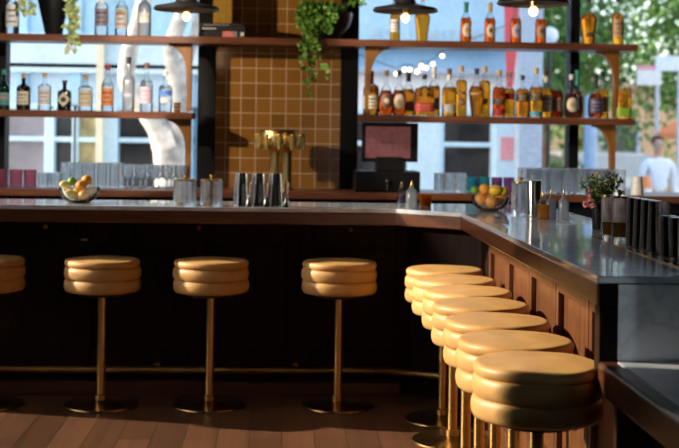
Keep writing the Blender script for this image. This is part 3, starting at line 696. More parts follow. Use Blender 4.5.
shelf(-2.28, -0.57, 1.552, [(-0.585, 0.45, -1)], 'lower left walnut shelf carrying the clear spirit bottles', False)
shelf(0.525, 2.36, 1.552, [(2.25, 0.45, -1)], 'lower right walnut shelf carrying the whisky bottles', False)

# ------------------------------------------------------------------ bottles
def sec(power, a):
    ca, sa = cos(a), sin(a)
    return (abs(ca)**power + abs(sa)**power)**(-1/power) if power != 2 else 1.0
def patch(bm, shape, wd, ht, zc, rfun, power, off, mi=0, n=16):
    """label bent around the body, facing -y; rfun(z) gives the body radius"""
    def P(u, v):
        z = zc+v; r = rfun(z)
        a = -pi/2 + u/r
        return bm.verts.new(((r*sec(power, a)+off)*cos(a), (r*sec(power, a)+off)*sin(a), z))
    if shape == 'rect':
        g = [[P(-wd/2+wd*i/12, -ht/2+ht*j/3) for i in range(13)] for j in range(4)]
        for j in range(3):
            for i in range(12):
                f = bm.faces.new((g[j][i], g[j][i+1], g[j+1][i+1], g[j+1][i])); f.material_index = mi
    else:
        prev = None; c = P(0, 0)
        for k in range(1, 4):
            ring = []
            for i in range(n):
                a = 2*pi*i/n; q = k/3
                if shape == 'oval': u, v = cos(a)*wd/2*q, sin(a)*ht/2*q
                else:
                    m_ = 1/(abs(cos(a))+abs(sin(a))); u, v = cos(a)*m_*wd/2*q, sin(a)*m_*ht/2*q
                ring.append(P(u, v))
            for i in range(n):
                j = (i+1) % n
                f = bm.faces.new((c, ring[i], ring[j])) if prev is None else bm.faces.new((prev[i], ring[i], ring[j], prev[j]))
                f.material_index = mi
            prev = ring
def body_profile(style, h, r, rn):
    """returns (profile, shoulder z, neck top z)"""
    if style == 'bourbon':
        zs = h*0.60; p = [(0, 0), (r*0.9, 0), (r, 0.006), (r, zs*0.86), (r*0.93, zs*0.96), (r*0.72, zs*1.05), (rn*1.5, zs*1.14), (rn, zs*1.2), (rn, h*0.90)]
    elif style == 'square':
        zs = h*0.70; p = [(0, 0), (r*0.94, 0), (r, 0.005), (r, zs*0.93), (r*0.92, zs), (rn*1.3, zs*1.04), (rn, zs*1.07), (rn, h*0.86)]
    elif style == 'taper':
        zs = h*0.62; p = [(0, 0), (r*0.62, 0), (r*0.66, 0.008), (r*0.85, zs*0.45), (r, zs*0.78), (r*0.97, zs*0.88), (r*0.66, zs*1.05), (rn*1.2, zs*1.16), (rn, zs*1.22), (rn, h*0.9)]
    elif style == 'tall':
        zs = h*0.62; p = [(0, 0), (r*0.92, 0), (r, 0.006), (r, zs*0.90), (r*0.85, zs*1.0), (rn*1.1, zs*1.10), (rn*0.95, h*0.90)]
    elif style == 'onion':
        zs = h*0.55; p = [(0, 0), (r*0.75, 0), (r*0.95, zs*0.15), (r, zs*0.5), (r*0.92, zs*0.8), (r*0.6, zs*1.08), (rn*1.2, zs*1.22), (rn, zs*1.3), (rn, h*0.9)]
    elif style == 'squat':
        zs = h*0.66; p = [(0, 0), (r*0.93, 0), (r, 0.006), (r, zs*0.9), (r*0.9, zs*0.99), (r*0.5, zs*1.05), (rn, zs*1.10), (rn, h*0.88)]
    return p, zs
def interp(prof, z):
    for (r0, z0), (r1, z1) in zip(prof[1:], prof[2:]):
        if z0 <= z <= z1 and z1 > z0: return r0+(r1-r0)*(z-z0)/(z1-z0)
    return prof[-2][0]
def bottle(x, z, h, r, style, glass, liquid, cap, label, lab=None, y=8.33, fill=1.0, power=2.0, caph=0.12, rot=0.0, extra=None, neckband=None, group=None):
    rn = 0.0135
    t = thing('bottle', label, 'bottle', (x, y, z), rot, group)
    prof, zs = body_profile(style, h, r, rn)
    bm = nb(); lathe(bm, prof, 28, power=power, cap=False); obj('glass', bm, glass, t, smooth=True)
    if liquid:
        zf = zs*fill*1.02; lp = []
        for rr, zz in prof[1:]:
            if zz < zf: lp.append((max(rr-0.003, 0.004), zz+0.004))
        lp = [(0, 0.004)] + lp + [(max(interp(prof, zf)-0.003, 0.004), zf), (0, zf)]
        bm = nb(); lathe(bm, lp, 28, power=power, cap=False); obj('liquid', bm, liquid, t, smooth=True)
    if cap:
        bm = nb(); ch = h*caph
        lathe(bm, [(0, h-ch), (rn*1.15, h-ch), (rn*1.15, h-ch*0.45), (rn*1.3, h-ch*0.4), (rn*1.3, h-0.003), (rn*1.1, h), (0, h)], 18); obj('cap', bm, cap, t, smooth=True)
    if neckband:
        bm = nb(); lathe(bm, [(rn*1.12, zs*1.24), (rn*1.12, h*0.87)], 18, cap=False); obj('neck_seal', bm, neckband, t, smooth=True)
    if lab:
        for q, (shape, m_, zf0, wf, hf, ink) in enumerate(lab if isinstance(lab, list) else [lab]):
            bm = nb(); rf = lambda zz: interp(prof, zz)
            patch(bm, shape, r*wf, h*hf, h*zf0, rf, power, 0.0012)
            if ink:
                if shape == 'rect':
                    for j, (ww, hh) in enumerate(((0.62, 0.09), (0.40, 0.06), (0.7, 0.05))):
                        patch(bm, 'rect', r*wf*ww, h*hf*hh, h*zf0+h*hf*(0.24-0.26*j), rf, power, 0.0020, 1)
                else:
                    patch(bm, 'oval', r*wf*0.40, h*hf*0.35, h*zf0, rf, power, 0.0020, 1)
            obj('label', bm, [m_, ink or 'ink'], t, smooth=False)
    if extra: extra(t)
    return t
B1 = 1.5525; B2 = 2.0485
R_ = 'rect'
GL = 'clear spirits on the lower left shelf'; GR = 'whisky bottles on the lower right shelf'
bottle(-1.822, B1, 0.265, 0.042, 'bourbon', 'glass_green', None, 'greencap', 'green bottle with a teal and pink label at the left edge', [(R_, 'teal', 0.27, 2.4, 0.30, 'ink'), (R_, 'pinklabel', 0.32, 2.2, 0.12, None)], group=GL)
bottle(-1.691, B1, 0.24, 0.046, 'squat', 'glass_dark', None, 'cork', 'dark brown apothecary bottle with a cream label', (R_, 'cream', 0.33, 1.8, 0.36, 'ink'), group=GL)
bottle(-1.554, B1, 0.25, 0.043, 'squat', 'glass', 'water', 'cork', 'clear bottle with a pale lilac label beside the dark brown one', (R_, 'white', 0.36, 2.2, 0.40, 'mauve'), fill=0.9, group=GL)
bottle(-1.423, B1, 0.20, 0.045, 'squat', 'glass_black', None, 'blackcap', 'squat black bottle with a cream diamond label', ('diamond', 'cream', 0.36, 1.9, 0.48, 'ink'), power=3.2, group=GL)
bottle(-1.286, B1, 0.24, 0.047, 'squat', 'glass', 'water', 'cork', 'pale cream-labelled bottle with a round cork stopper', (R_, 'cream', 0.35, 2.4, 0.46, 'tan'), fill=0.8, group=GL)
bottle(-1.142, B1, 0.31, 0.041, 'bourbon', 'glass', 'water', 'red', 'clear bottle with an orange label and red cap', (R_, 'orange', 0.30, 2.5, 0.38, 'red'), group=GL)
bottle(-1.004, B1, 0.36, 0.041, 'tall', 'glass_frost', None, 'blackcap', 'tall frosted bottle with a slim black cap', (R_, 'frost' if 'frost' in M else 'lavender', 0.30, 1.3, 0.06, None), group=GL)
bottle(-0.886, B1, 0.325, 0.042, 'tall', 'glass', 'water', 'brownlabel', 'clear bottle with a tall lavender label and dark cap', (R_, 'lavender', 0.34, 2.3, 0.34, 'petal'), group=GL)
bottle(-0.761, B1, 0.275, 0.045, 'tall', 'glass', 'water', 'white', 'clear bottle with a blue band label nearest the left bracket', [(R_, 'blue', 0.46, 2.4, 0.12, None), (R_, 'white', 0.28, 1.2, 0.12, None)], group=GL)
# small gold measures beside the bracket
j = thing('jigger_stack', 'small stack of gold jigger cups at the right end of the lower left shelf', 'jigger', (-0.680, 8.30, B1))
for k in range(3):
    bm = nb(); lathe(bm, [(0.0, k*0.022), (0.018, k*0.022), (0.026, 0.02+k*0.022), (0.024, 0.02+k*0.022), (0.0, 0.003+k*0.022)], 20); obj('cup', bm, 'brass', j, smooth=True)

bottle(0.606, B1, 0.295, 0.053, 'squat', 'glass', 'amber', 'red', 'whisky bottle sealed in red wax with a wide cream label', (R_, 'cream', 0.29, 2.5, 0.30, 'ink'), neckband='red', caph=0.3, group=GR)
bottle(0.706, B1, 0.30, 0.050, 'onion', 'glass', 'red_amber', 'brownlabel', 'dark red-brown round bottle next to the red wax bottle', ('oval', 'brownlabel', 0.32, 1.7, 0.34, 'cream'), group=GR)
bottle(0.786, B1, 0.30, 0.048, 'onion', 'glass', 'red_amber', 'blackcap', 'round red bottle with a cream oval label and black cap', ('oval', 'cream', 0.30, 1.6, 0.34, 'tan'), y=8.27, group=GR)
bottle(0.862, B1, 0.295, 0.040, 'bourbon', 'glass', 'amber', 'blackcap', 'slim amber bottle with a tall black stopper, left of the widest bottle', (R_, 'brownlabel', 0.22, 2.2, 0.22, 'tan'), caph=0.22, y=8.395, group=GR)
bottle(0.957, B1, 0.275, 0.066, 'squat', 'glass', 'amber', 'blackcap', 'widest amber bottle with a faded red label', (R_, 'red', 0.20, 2.3, 0.20, 'tan'), power=3.5, y=8.28, group=GR)
bottle(1.034, B1, 0.335, 0.043, 'bourbon', 'glass', 'amber', 'white', 'tall amber bottle with a white foil neck and tan label', (R_, 'tan', 0.25, 2.3, 0.24, 'ink'), neckband='white', y=8.395, group=GR)
bottle(1.129, B1, 0.32, 0.048, 'bourbon', 'glass', 'gold_sp', 'brownlabel', 'golden bottle with a low white label', (R_, 'white', 0.16, 2.6, 0.16, 'mauve'), neckband='white', group=GR)
bottle(1.211, B1, 0.34, 0.038, 'square', 'glass', 'gold_sp', 'cork', 'tall straight amber bottle with a cork and small dark medallion', [('oval', 'brownlabel', 0.28, 1.2, 0.16, 'tan'), (R_, 'brownlabel', 0.46, 2.3, 0.05, None)], group=GR)
bottle(1.304, B1, 0.32, 0.052, 'taper', 'glass', 'amber', 'blackcap', 'broad-shouldered amber bottle tapering to its foot', (R_, 'tan', 0.47, 2.0, 0.04, None), y=8.27, group=GR)
bottle(1.375, B1, 0.34, 0.038, 'square', 'glass', 'gold_sp', 'cork', 'tall straight amber bottle with a cork behind the tapering one', (R_, 'orange', 0.30, 0.8, 0.12, None), y=8.37, group=GR)
bottle(1.466, B1, 0.315, 0.044, 'tall', 'glass', 'red_amber', 'goldcap', 'deep red-amber bottle with gold cap and black band', [(R_, 'ink', 0.33, 2.3, 0.13, 'tan'), (R_, 'red', 0.12, 2.3, 0.12, None)], group=GR)
bottle(1.543, B1, 0.305, 0.041, 'tall', 'glass', 'gold_sp', 'pinklabel', 'golden bottle with a slanting red label', (R_, 'red', 0.46, 2.3, 0.14, None), y=8.38, group=GR)
bottle(1.632, B1, 0.285, 0.045, 'squat', 'glass', 'amber', 'ink', 'amber bottle with a broad black diagonal label', (R_, 'ink', 0.46, 2.4, 0.18, 'goldcap'), y=8.37, group=GR)
bottle(1.704, B1, 0.33, 0.046, 'bourbon', 'glass', 'gold_sp', 'goldcap', 'gold-capped bottle with black upper and blue foot labels', [(R_, 'ink', 0.42, 2.3, 0.16, 'goldcap'), (R_, 'cyan', 0.07, 2.3, 0.08, None)], y=8.27, group=GR)
bottle(1.786, B1, 0.32, 0.044, 'bourbon', 'glass', 'gold_sp', 'brownlabel', 'golden bottle with a large plain white label', (R_, 'white', 0.30, 2.3, 0.36, 'mauve'), neckband='white', group=GR)
bottle(1.866, B1, 0.30, 0.044, 'bourbon', 'glass', 'dark_red', 'greencap', 'dark red bottle with a dusky label right of the white-labelled one', (R_, 'pinklabel', 0.30, 2.2, 0.30, 'brownlabel'), y=8.38, group=GR)
bottle(1.942, B1, 0.29, 0.048, 'onion', 'glass', 'dark_red', 'white', 'dark bottle with a round yellow-cream label', ('oval', 'cream', 0.30, 1.7, 0.33, 'tan'), y=8.27, group=GR)
bottle(2.006, B1, 0.325, 0.044, 'onion', 'glass', 'gold_sp', 'greencap', 'amber bottle with a green foil neck in front of the black window post', (R_, 'pinklabel', 0.33, 2.2, 0.28, 'brownlabel'), neckband='greencap', y=8.37, group=GR)
bottle(2.108, B1, 0.295, 0.050, 'onion', 'glass', 'red_amber', 'blackcap', 'round amber bottle with a dark blue-violet label', (R_, 'navy', 0.28, 2.2, 0.32, 'mauve'), neckband='blackcap', y=8.28, group=GR)
bottle(2.180, B1, 0.32, 0.043, 'bourbon', 'glass', 'gold_sp', 'blackcap', 'amber bottle with a tan label behind the violet-labelled one', (R_, 'tan', 0.30, 2.3, 0.32, 'brownlabel'), y=8.38, group=GR)
bottle(2.298, B1, 0.275, 0.052, 'square', 'glass', 'gold_sp', 'blackcap', 'squat square amber bottle with a green label at the shelf end', (R_, 'green', 0.16, 2.1, 0.20, None), power=4, y=8.29, group=GR)

GU = 'bottles on the upper shelf'
bottle(-1.769, B2, 0.34, 0.043, 'tall', 'glass', 'water', 'blackcap', 'clear bottle with a white label left of the black planter', (R_, 'white', 0.36, 2.3, 0.42, 'ink'), group=GU)
bottle(-1.188, B2, 0.34, 0.045, 'tall', 'glass', 'water', 'blackcap', 'clear bottle with a mauve-grey label right of the black planter', (R_, 'mauve', 0.36, 2.4, 0.34, 'ink'), group=GU)
bottle(-1.057, B2, 0.33, 0.043, 'bourbon', 'glass', 'water', 'white', 'clear bottle with floral red and green label', [(R_, 'white', 0.35, 2.3, 0.40, 'red'), ('oval', 'green', 0.50, 0.8, 0.07, None)], group=GU)
bottle(-0.906, B2, 0.35, 0.045, 'tall', 'glass_frost', None, 'white', 'tall frosted clear bottle beside the left pendant lamp', (R_, 'white', 0.36, 1.6, 0.20, None), group=GU)
bottle(0.759, B2, 0.30, 0.034, 'bourbon', 'glass', 'gold_sp', 'blackcap', 'slender bottle with a pale label half hidden by the pendant lamp', (R_, 'white', 0.34, 2.3, 0.28, 'brownlabel'), group=GU)
bottle(0.942, B2, 0.31, 0.052, 'taper', 'glass', 'gold_sp', 'cork', 'golden tapering bottle right of the middle pendant lamp', None, group=GU)
small = dict(z=B2, h=0.27, r=0.037, style='bourbon', glass='glass', liquid='red_amber')
bottle(1.236, cap='greencap', label='small red-brown bottle with cream oval label and green neck, left of the pair', lab=('oval', 'cream', 0.30, 1.5, 0.34, 'tan'), neckband='greencap', group=GU, **small)
bottle(1.398, cap='goldcap', label='small red-brown bottle with cream oval label, right of the pair', lab=('oval', 'cream', 0.30, 1.5, 0.34, 'ink'), neckband='goldcap', group=GU, **small)
bottle(1.573, cap='blackcap', label='small red-brown bottle with blue-grey label under the right pendant lamp', lab=('oval', 'lavender', 0.30, 1.6, 0.36, 'mauve'), group=GU, **small)
bottle(1.742, cap='blackcap', label='small red-brown bottle with a tan oval label right of the blue-grey one', lab=('oval', 'tan', 0.30, 1.6, 0.36, 'brownlabel'), group=GU, **small)
bottle(2.068, B2, 0.32, 0.058, 'taper', 'glass', 'amber', 'blackcap', 'broad-shouldered amber decanter just right of the black window post', (R_, 'brownlabel', 0.20, 1.0, 0.10, None), group=GU)
bottle(2.266, B2, 0.33, 0.040, 'tall', 'glass', 'gold_sp', 'blackcap', 'slim amber bottle with a long tan label at the end of the upper shelf', (R_, 'tan', 0.34, 2.1, 0.36, 'brownlabel'), group=GU)

# ------------------------------------------------------------------ planters, books
def strand(bm, leaves, pts, L, n, mat=0):
    pts = [Vector(p) for p in pts]
    tube(bm, pts, 0.002, 5)
    for _ in range(n):
        i = random.randrange(len(pts)-1); f = random.random(); p = pts[i].lerp(pts[i+1], f)
        d = rv(); d.z -= 0.5; d.y -= 0.35
        leaf_faces(leaves, p, d, Vector((random.uniform(-.4, .4), -1, 0.3)), L*random.uniform(0.7, 1.25), L*0.75)
def wav(x, y, z0, z1, n, amp): return [(x+random.uniform(-amp, amp), y+random.uniform(-amp, amp)*0.4, z0+(z1-z0)*k/n) for k in range(n+1)]
pl = thing('trailing_plant', 'variegated ivy trailing from a tall black pot on the upper left shelf', 'plant', (-1.50, 8.33, B2))
bm = nb(); lathe(bm, [(0, 0), (0.055, 0), (0.075, 0.10), (0.11, 0.26), (0.11, 0.28), (0.10, 0.28), (0.07, 0.1), (0, 0.05)], 24)
for v in bm.verts:
    a = math.atan2(v.co.y, v.co.x); f = 1+0.05*sin(5*a+v.co.z*40); v.co.x *= f; v.co.y *= f
obj('pot', bm, 'black', pl, smooth=True)
st, lv = nb(), nb()
for _ in range(5): strand(st, lv, [(0.03, 0, 0.27), (0.08, -0.12, 0.30)] + wav(0.11+random.uniform(-0.03, 0.05), -0.17, 0.25, -0.05-0.05*random.random(), 5, 0.015), 0.05, 20)
strand(st, lv, [(0.03, 0, 0.27), (0.08, -0.12, 0.30)] + wav(0.12, -0.17, 0.2, -0.12, 6, 0.012), 0.05, 14)
for _ in range(3): strand(st, lv, [(-0.03, 0, 0.27), (-0.10, -0.10, 0.28)] + wav(-0.15+random.uniform(-0.04, 0.03), -0.13, 0.22, 0.13, 4, 0.02), 0.045, 12)
for _ in range(60): leaf_faces(lv, Vector((random.uniform(-.1, .1), random.uniform(-.1, .1), 0.28)), rv()+Vector((0, 0, 0.8)), rv(), 0.05, 0.035)
obj('stems', st, 'leaf_dark', pl); obj('foliage', lv, 'leaf_pale', pl)
bm = nb(); 
for _ in range(6):
    p = Vector((0.135+random.uniform(-.02, .02), -0.175, -0.10+random.uniform(-.02, .02))); leaf_faces(bm, p, rv(), Vector((0, -1, 0)), 0.03, 0.025)
obj('blossom', bm, 'petal_cream', pl)
pb = thing('hanging_ivy_bowl', 'green ivy spilling from a dark bronze bowl on the upper shelf', 'plant', (0.30, 8.33, B2))
bm = nb(); lathe(bm, [(0, 0), (0.05, 0.0), (0.11, 0.035), (0.155, 0.09), (0.172, 0.15), (0.175, 0.18), (0.168, 0.18), (0.15, 0.10), (0.09, 0.05), (0, 0.04)], 40); obj('bowl', bm, 'planter', pb, smooth=True)
st, lv = nb(), nb()
for _ in range(420):
    a = random.uniform(0, 2*pi); r = 0.15*random.random()**0.5
    leaf_faces(lv, Vector((r*cos(a)-0.03, r*sin(a)-0.02, 0.16+0.06*random.random())), rv()+Vector((0, -0.3, 0.5)), rv(), 0.04, 0.03)
for _ in range(260):
    a = random.uniform(radians(160), radians(285)); z = random.uniform(0.05, 0.19); r = 0.10+0.09*min(1, z/0.15)
    leaf_faces(lv, Vector((r*cos(a), r*sin(a)-0.01, z)), rv()+Vector((0, -0.6, -0.2)), Vector((0, -1, 0.3)), 0.036, 0.028)
for x, z1, n in ((-0.15, -0.20, 46), (-0.11, -0.42, 46), (-0.09, -0.28, 30), (-0.13, -0.1, 34), (-0.07, -0.05, 24)):
    strand(st, lv, [(x*0.7, -0.05, 0.22), (x, -0.14, 0.23)] + wav(x-0.01, -0.19, 0.16, z1, 9, 0.014), 0.042, n)
strand(st, lv, [(-0.08, -0.18, -0.05), (-0.03, -0.19, -0.15), (0.0, -0.19, -0.27)], 0.04, 12)
strand(st, lv, [(0.12, 0, 0.22), (0.2, -0.05, 0.27), (0.26, -0.05, 0.24)], 0.04, 12)
obj('stems', st, 'leaf_dark', pb); obj('foliage', lv, 'leaf', pb)

bk = thing('book', 'small dark book with pink and grey spine lying at the bottom of the stack', 'book', (-0.365, 8.32, B2))
bx_('cover', -0.14, 0.13, -0.09, 0.09, 0.0, 0.042, 'book_black', bk, 0.003)
bx_('pink_patch', -0.02, 0.05, -0.092, -0.088, 0.002, 0.040, 'book_pink', bk); bx_('grey_patch', 0.05, 0.075, -0.092, -0.088, 0.002, 0.04, 'mauve', bk)
bm = nb(); box(bm, 0.098, 0.120, -0.092, -0.088, 0.008, 0.034); obj('spine_dot', bm, 'white', bk)
bk = thing('book', 'large black book with white spine print lying on the stack', 'book', (-0.385, 8.32, B2+0.0425))
bx_('cover', -0.15, 0.15, -0.11, 0.11, 0.0, 0.026, 'book_black', bk, 0.002)
bm = nb()
x = -0.13
for w_ in (0.012, 0.007, 0.010, 0.006, 0.012, 0.009, 0.007): box(bm, x, x+w_, -0.112, -0.109, 0.006, 0.017); x += w_+0.004
obj('spine_print', bm, 'white', bk)
bk = thing('book', 'thin black book with a fine white line of print, topmost of the stack', 'book', (-0.39, 8.32, B2+0.069))
bx_('cover', -0.14, 0.14, -0.11, 0.11, 0.0, 0.020, 'book_black', bk, 0.002)
bm = nb(); x = -0.12
for k in range(14): box(bm, x, x+0.009, -0.112, -0.109, 0.007, 0.011); x += 0.012
obj('spine_print', bm, 'lavender', bk)
bk = thing('gift_box', 'mustard yellow upright box standing on the black books', 'box', (-0.392, 8.33, B2+0.0895))
bx_('carton', -0.065, 0.065, -0.06, 0.06, 0, 0.26, 'mustard', bk, 0.003); bx_('edge_strip', -0.067, -0.058, -0.062, -0.05, 0, 0.26, 'brass', bk); bx_('lid', -0.067, 0.067, -0.062, 0.062, 0.21, 0.262, 'mustard', bk, 0.002)

# ------------------------------------------------------------------ glassware on the ledge
def tumbler(name, label, h, r, mat, loc, group, cat='glass', base=0.9):
    t = thing(name, label, cat, loc, group=group)
    bm = nb(); prof = [(0, 0), (r*base, 0), (r*base+0.002, 0.01), (r, h), (r-0.003, h), (r*base-0.003, 0.014), (0, 0.014)]
    lathe(bm, prof, 24)
    for v in bm.verts:     # fluted sides
        a = math.atan2(v.co.y, v.co.x)
        if 0.012 < v.co.z < h*0.99: pass
    obj('bowl', bm, mat, t, smooth=True); return t
g = tumbler('tumbler', 'pink glass tumbler at the left end of the ledge', 0.115, 0.042, 'glass_pink', (-1.80, 8.2, ZB), 'pink tumblers')
for x in (-1.705, -1.615): dup(g, (x, 8.2, ZB))
g = tumbler('short_glass', 'short clear tumbler beside the pink glasses', 0.095, 0.038, 'vessel', (-1.53, 8.2, ZB), 'short clear tumblers')
for x in (-1.45,): dup(g, (x, 8.2, ZB))
for x in (-1.53, -1.45): dup(g, (x, 8.30, ZB))
g = tumbler('highball_glass', 'clear highball glass in the row behind the left fruit bowl', 0.165, 0.036, 'vessel', (-1.38, 8.18, ZB), 'highball glasses on the left ledge')
for k in range(1, 5): dup(g, (-1.38+k*0.077, 8.18, ZB))
for k in range(5): dup(g, (-1.365+k*0.077, 8.30, ZB))
# stemmed goblets
gb = thing('goblet', 'clear stemmed goblet in the row left of the lidded jars', 'glass', (-0.985, 8.18, ZB), group='goblets on the left ledge')
bm = nb(); lathe(bm, [(0, 0), (0.032, 0), (0.006, 0.008), (0.005, 0.055), (0.028, 0.075), (0.040, 0.11), (0.038, 0.155), (0.036, 0.155), (0.037, 0.11), (0.024, 0.078), (0, 0.065)], 24); obj('bowl', bm, 'vessel', gb, smooth=True)
for k in range(1, 5): dup(gb, (-0.985+k*0.085, 8.18, ZB))
for k in range(5): dup(gb, (-0.965+k*0.085, 8.30, ZB))
g = tumbler('highball_glass', 'clear fluted glass right of the till on the ledge', 0.125, 0.034, 'vessel', (1.045, 8.15, ZB), 'clear glasses right of the till')
for k in range(1, 3): dup(g, (1.045+k*0.075, 8.15, ZB))
for k in range(3): dup(g, (1.06+k*0.072, 8.26, ZB))
g = tumbler('tumbler', 'teal glass tumbler, left of the two', 0.105, 0.036, 'glass_teal', (1.262, 8.13, ZB), 'teal tumblers'); dup(g, (1.342, 8.13, ZB), label='teal glass tumbler next to the purple ones')
g = tumbler('tumbler', 'purple glass tumbler next to the teal ones', 0.105, 0.036, 'glass_purple', (1.424, 8.13, ZB), 'purple tumblers'); dup(g, (1.503, 8.13, ZB), label='purple glass tumbler, right of the two')
g = tumbler('pint_glass', 'clear pint glass in the block of glasses at the right of the ledge', 0.165, 0.040, 'vessel', (1.66, 8.14, ZB), 'pint glasses on the right ledge')
for k in range(1, 8): dup(g, (1.66+k*0.083, 8.14, ZB))
for j_ in (1, 2):
    for k in range(8): dup(g, (1.64+k*0.083, 8.14+0.10*j_, ZB))
wc = thing('cup_stack', 'upturned white cup at the right end of the pint glasses', 'cup', (2.36, 8.15, ZB))
bm = nb(); lathe(bm, [(0.046, 0), (0.046, 0.012), (0.034, 0.12), (0.0, 0.125)], 24, cap=False); obj('cup', bm, 'white', wc, smooth=True)
# plain white saucer edge under the cup is part of the ledge clutter in the photo

# ------------------------------------------------------------------ till
ti = thing('till_screen', 'black till monitor showing a pink screen with dark lettering', 'till', (0.72, 8.15, ZB+0.136), 0.0)
bx_('housing', -0.185, 0.185, 0.0, 0.03, 0.06, 0.315, 'black', ti, 0.006)
bx_('screen', -0.160, 0.135, -0.004, 0.001, 0.085, 0.290, 'screen', ti)
text('screen_lettering', 'Studio', 0.036, (-0.012, -0.006, 0.178), 'ink', ti, align='CENTER', ext=0.0008)
bm = nb(); prism(bm, [(-0.05, 0.0), (0.08, 0.0), (0.08, 0.02), (0.03, 0.10), (0.0, 0.10), (-0.05, 0.02)], 'x', -0.09, 0.09); obj('stand', bm, 'black', ti, bevel=0.004)
bx_('cable', 0.10, 0.112, 0.02, 0.03, 0.0, 0.06, 'green', ti)
dr = thing('cash_drawer', 'black cash drawer box under the till monitor', 'cash drawer', (0.70, 8.14, ZB))
bx_('box', -0.21, 0.215, -0.06, 0.26, 0, 0.135, 'black', dr, 0.005); bx_('drawer_front', -0.205, 0.21, -0.066, -0.058, 0.012, 0.10, 'black', dr, 0.003)
bm = nb(); ball(bm, (0.0, -0.085, 0.075), 0.014); tube(bm, [(0, -0.085, 0.06), (0, -0.07, 0.02)], 0.004); obj('key_knob', bm, 'steel', dr, smooth=True)

# ------------------------------------------------------------------ tap tower
tt = thing('beer_tap_tower', 'polished brass tap tower with a ring of taps in front of the brown tiles', 'tap tower', (0.0, 8.20, ZB))
bm = nb()
for x in (-0.030, 0.045):
    lathe(bm, [(0.050, 0), (0.050, 0.015), (0.036, 0.03), (0.034, 0.27), (0.040, 0.29)], 24, (x, 0, 0))
obj('column', bm, 'tower_brass', tt, smooth=True)
bm = nb(); lathe(bm, [(0, 0.245), (0.06, 0.25), (0.115, 0.275), (0.132, 0.290), (0.132, 0.385), (0.122, 0.398), (0, 0.400)], 40); obj('drum', bm, 'tower_brass', tt, smooth=True)
for k in range(7):
    a = -pi - 0.05 + k*(pi+0.1)/6
    d = Vector((cos(a), sin(a), 0)); p = d*0.130
    bm = nb(); z = 0.325
    tube(bm, [p+Vector((0, 0, z)), p+d*0.022+Vector((0, 0, z))], 0.010, 12)
    tube(bm, [p+d*0.022+Vector((0, 0, z+0.018)), p+d*0.024+Vector((0, 0, z-0.055))], 0.016, 12)
    tap = obj('tap', bm, 'tower_brass', tt, smooth=True)
    bm = nb(); q = p+d*0.022
    tube(bm, [q+Vector((0, 0, z+0.018)), q+d*0.003+Vector((0, 0, z+0.034))], 0.008, 10, 0.011); ball(bm, q+d*0.003+Vector((0, 0, z+0.036)), 0.012); obj('tap_handle', bm, 'tower_brass', tap, smooth=True)

# ------------------------------------------------------------------ pendant lamps
def pendant(label, loc):
    t = thing('pendant_lamp', label, 'pendant lamp', loc, group='dark disc pendant lamps over the bar')
    bm = nb(); lathe(bm, [(0.178, -0.004), (0.180, 0.004), (0.172, 0.016), (0.10, 0.030), (0.062, 0.042), (0.050, 0.075), (0.030, 0.095), (0.012, 0.105), (0.012, 0.10), (0.028, 0.088), (0.045, 0.070), (0.056, 0.036), (0.10, 0.022), (0.168, 0.010), (0.174, -0.002)], 48, cap=False)
    obj('shade', bm, 'black_metal', t, smooth=True)
    bm = nb(); tube(bm, [(0, 0, 0.10), (0, 0, ZC-loc[2])], 0.004, 8); obj('cord', bm, 'black', t)
    bm = nb(); lathe(bm, [(0.016, -0.012), (0.018, 0.0), (0.018, 0.06), (0, 0.06)], 16); obj('socket', bm, 'old_brass', t, smooth=True)
    bm = nb(); ball(bm, (0, 0, -0.036), 0.023, 1, 1, 1.1, 3); obj('bulb', bm, 'bulb', t, smooth=True)
    l = bpy.data.lights.new('bulb_light', 'POINT'); l.energy = 1.5; l.color = (1, 0.6, 0.3); l.shadow_soft_size = 0.03
    lo = bpy.data.objects.new('bulb_light', l); COL.objects.link(lo); lo.location = (0, 0, -0.075); lo.parent = t
    return t
pendant('dark disc pendant lamp over the bar at the left, before the frosted bottle', (-0.52, 6.88, 2.098))
pendant('dark disc pendant lamp in the middle, right of the ivy bowl', (0.683, 6.88, 2.112))
pendant('dark disc pendant lamp hanging over the right-hand bar', (1.238, 6.1, 2.085))

# ------------------------------------------------------------------ things on the bar
def fruit_bowl(x, y, R, H, label):
    t = thing('glass_bowl', label, 'bowl', (x, y, ZT))
    bm = nb(); lathe(bm, [(0, 0), (R*0.55, 0), (R*0.85, H*0.3), (R, H*0.75), (R*1.02, H), (R*0.98, H), (R*0.96, H*0.75), (R*0.8, H*0.33), (R*0.5, 0.006), (0, 0.006)], 36); obj('bowl', bm, 'glass', t, smooth=True)
    return t
def fruit(kind, x, y, z, r, label, cat, mat, group):
    bm = nb(); ball(bm, (0, 0, 0), r, 1.18 if kind == 'lemon' else 1.0, 1, 0.95, 3)
    if kind != 'orange':
        for v in bm.verts:
            if abs(v.co.x) > r*0.95: v.co.x *= 1.10
    o = obj(kind, bm, mat, None, smooth=True, loc=(x, y, z)); o.rotation_euler = (random.uniform(-.4, .4), random.uniform(-.5, .5), random.uniform(-.8, .8))
    tag(o, label, cat, group); return o
X0, Y0 = -1.085, 6.86
fruit_bowl(X0, Y0, 0.108, 0.085, 'glass bowl of citrus on the left part of the bar')
gL = 'fruit in the left bowl'
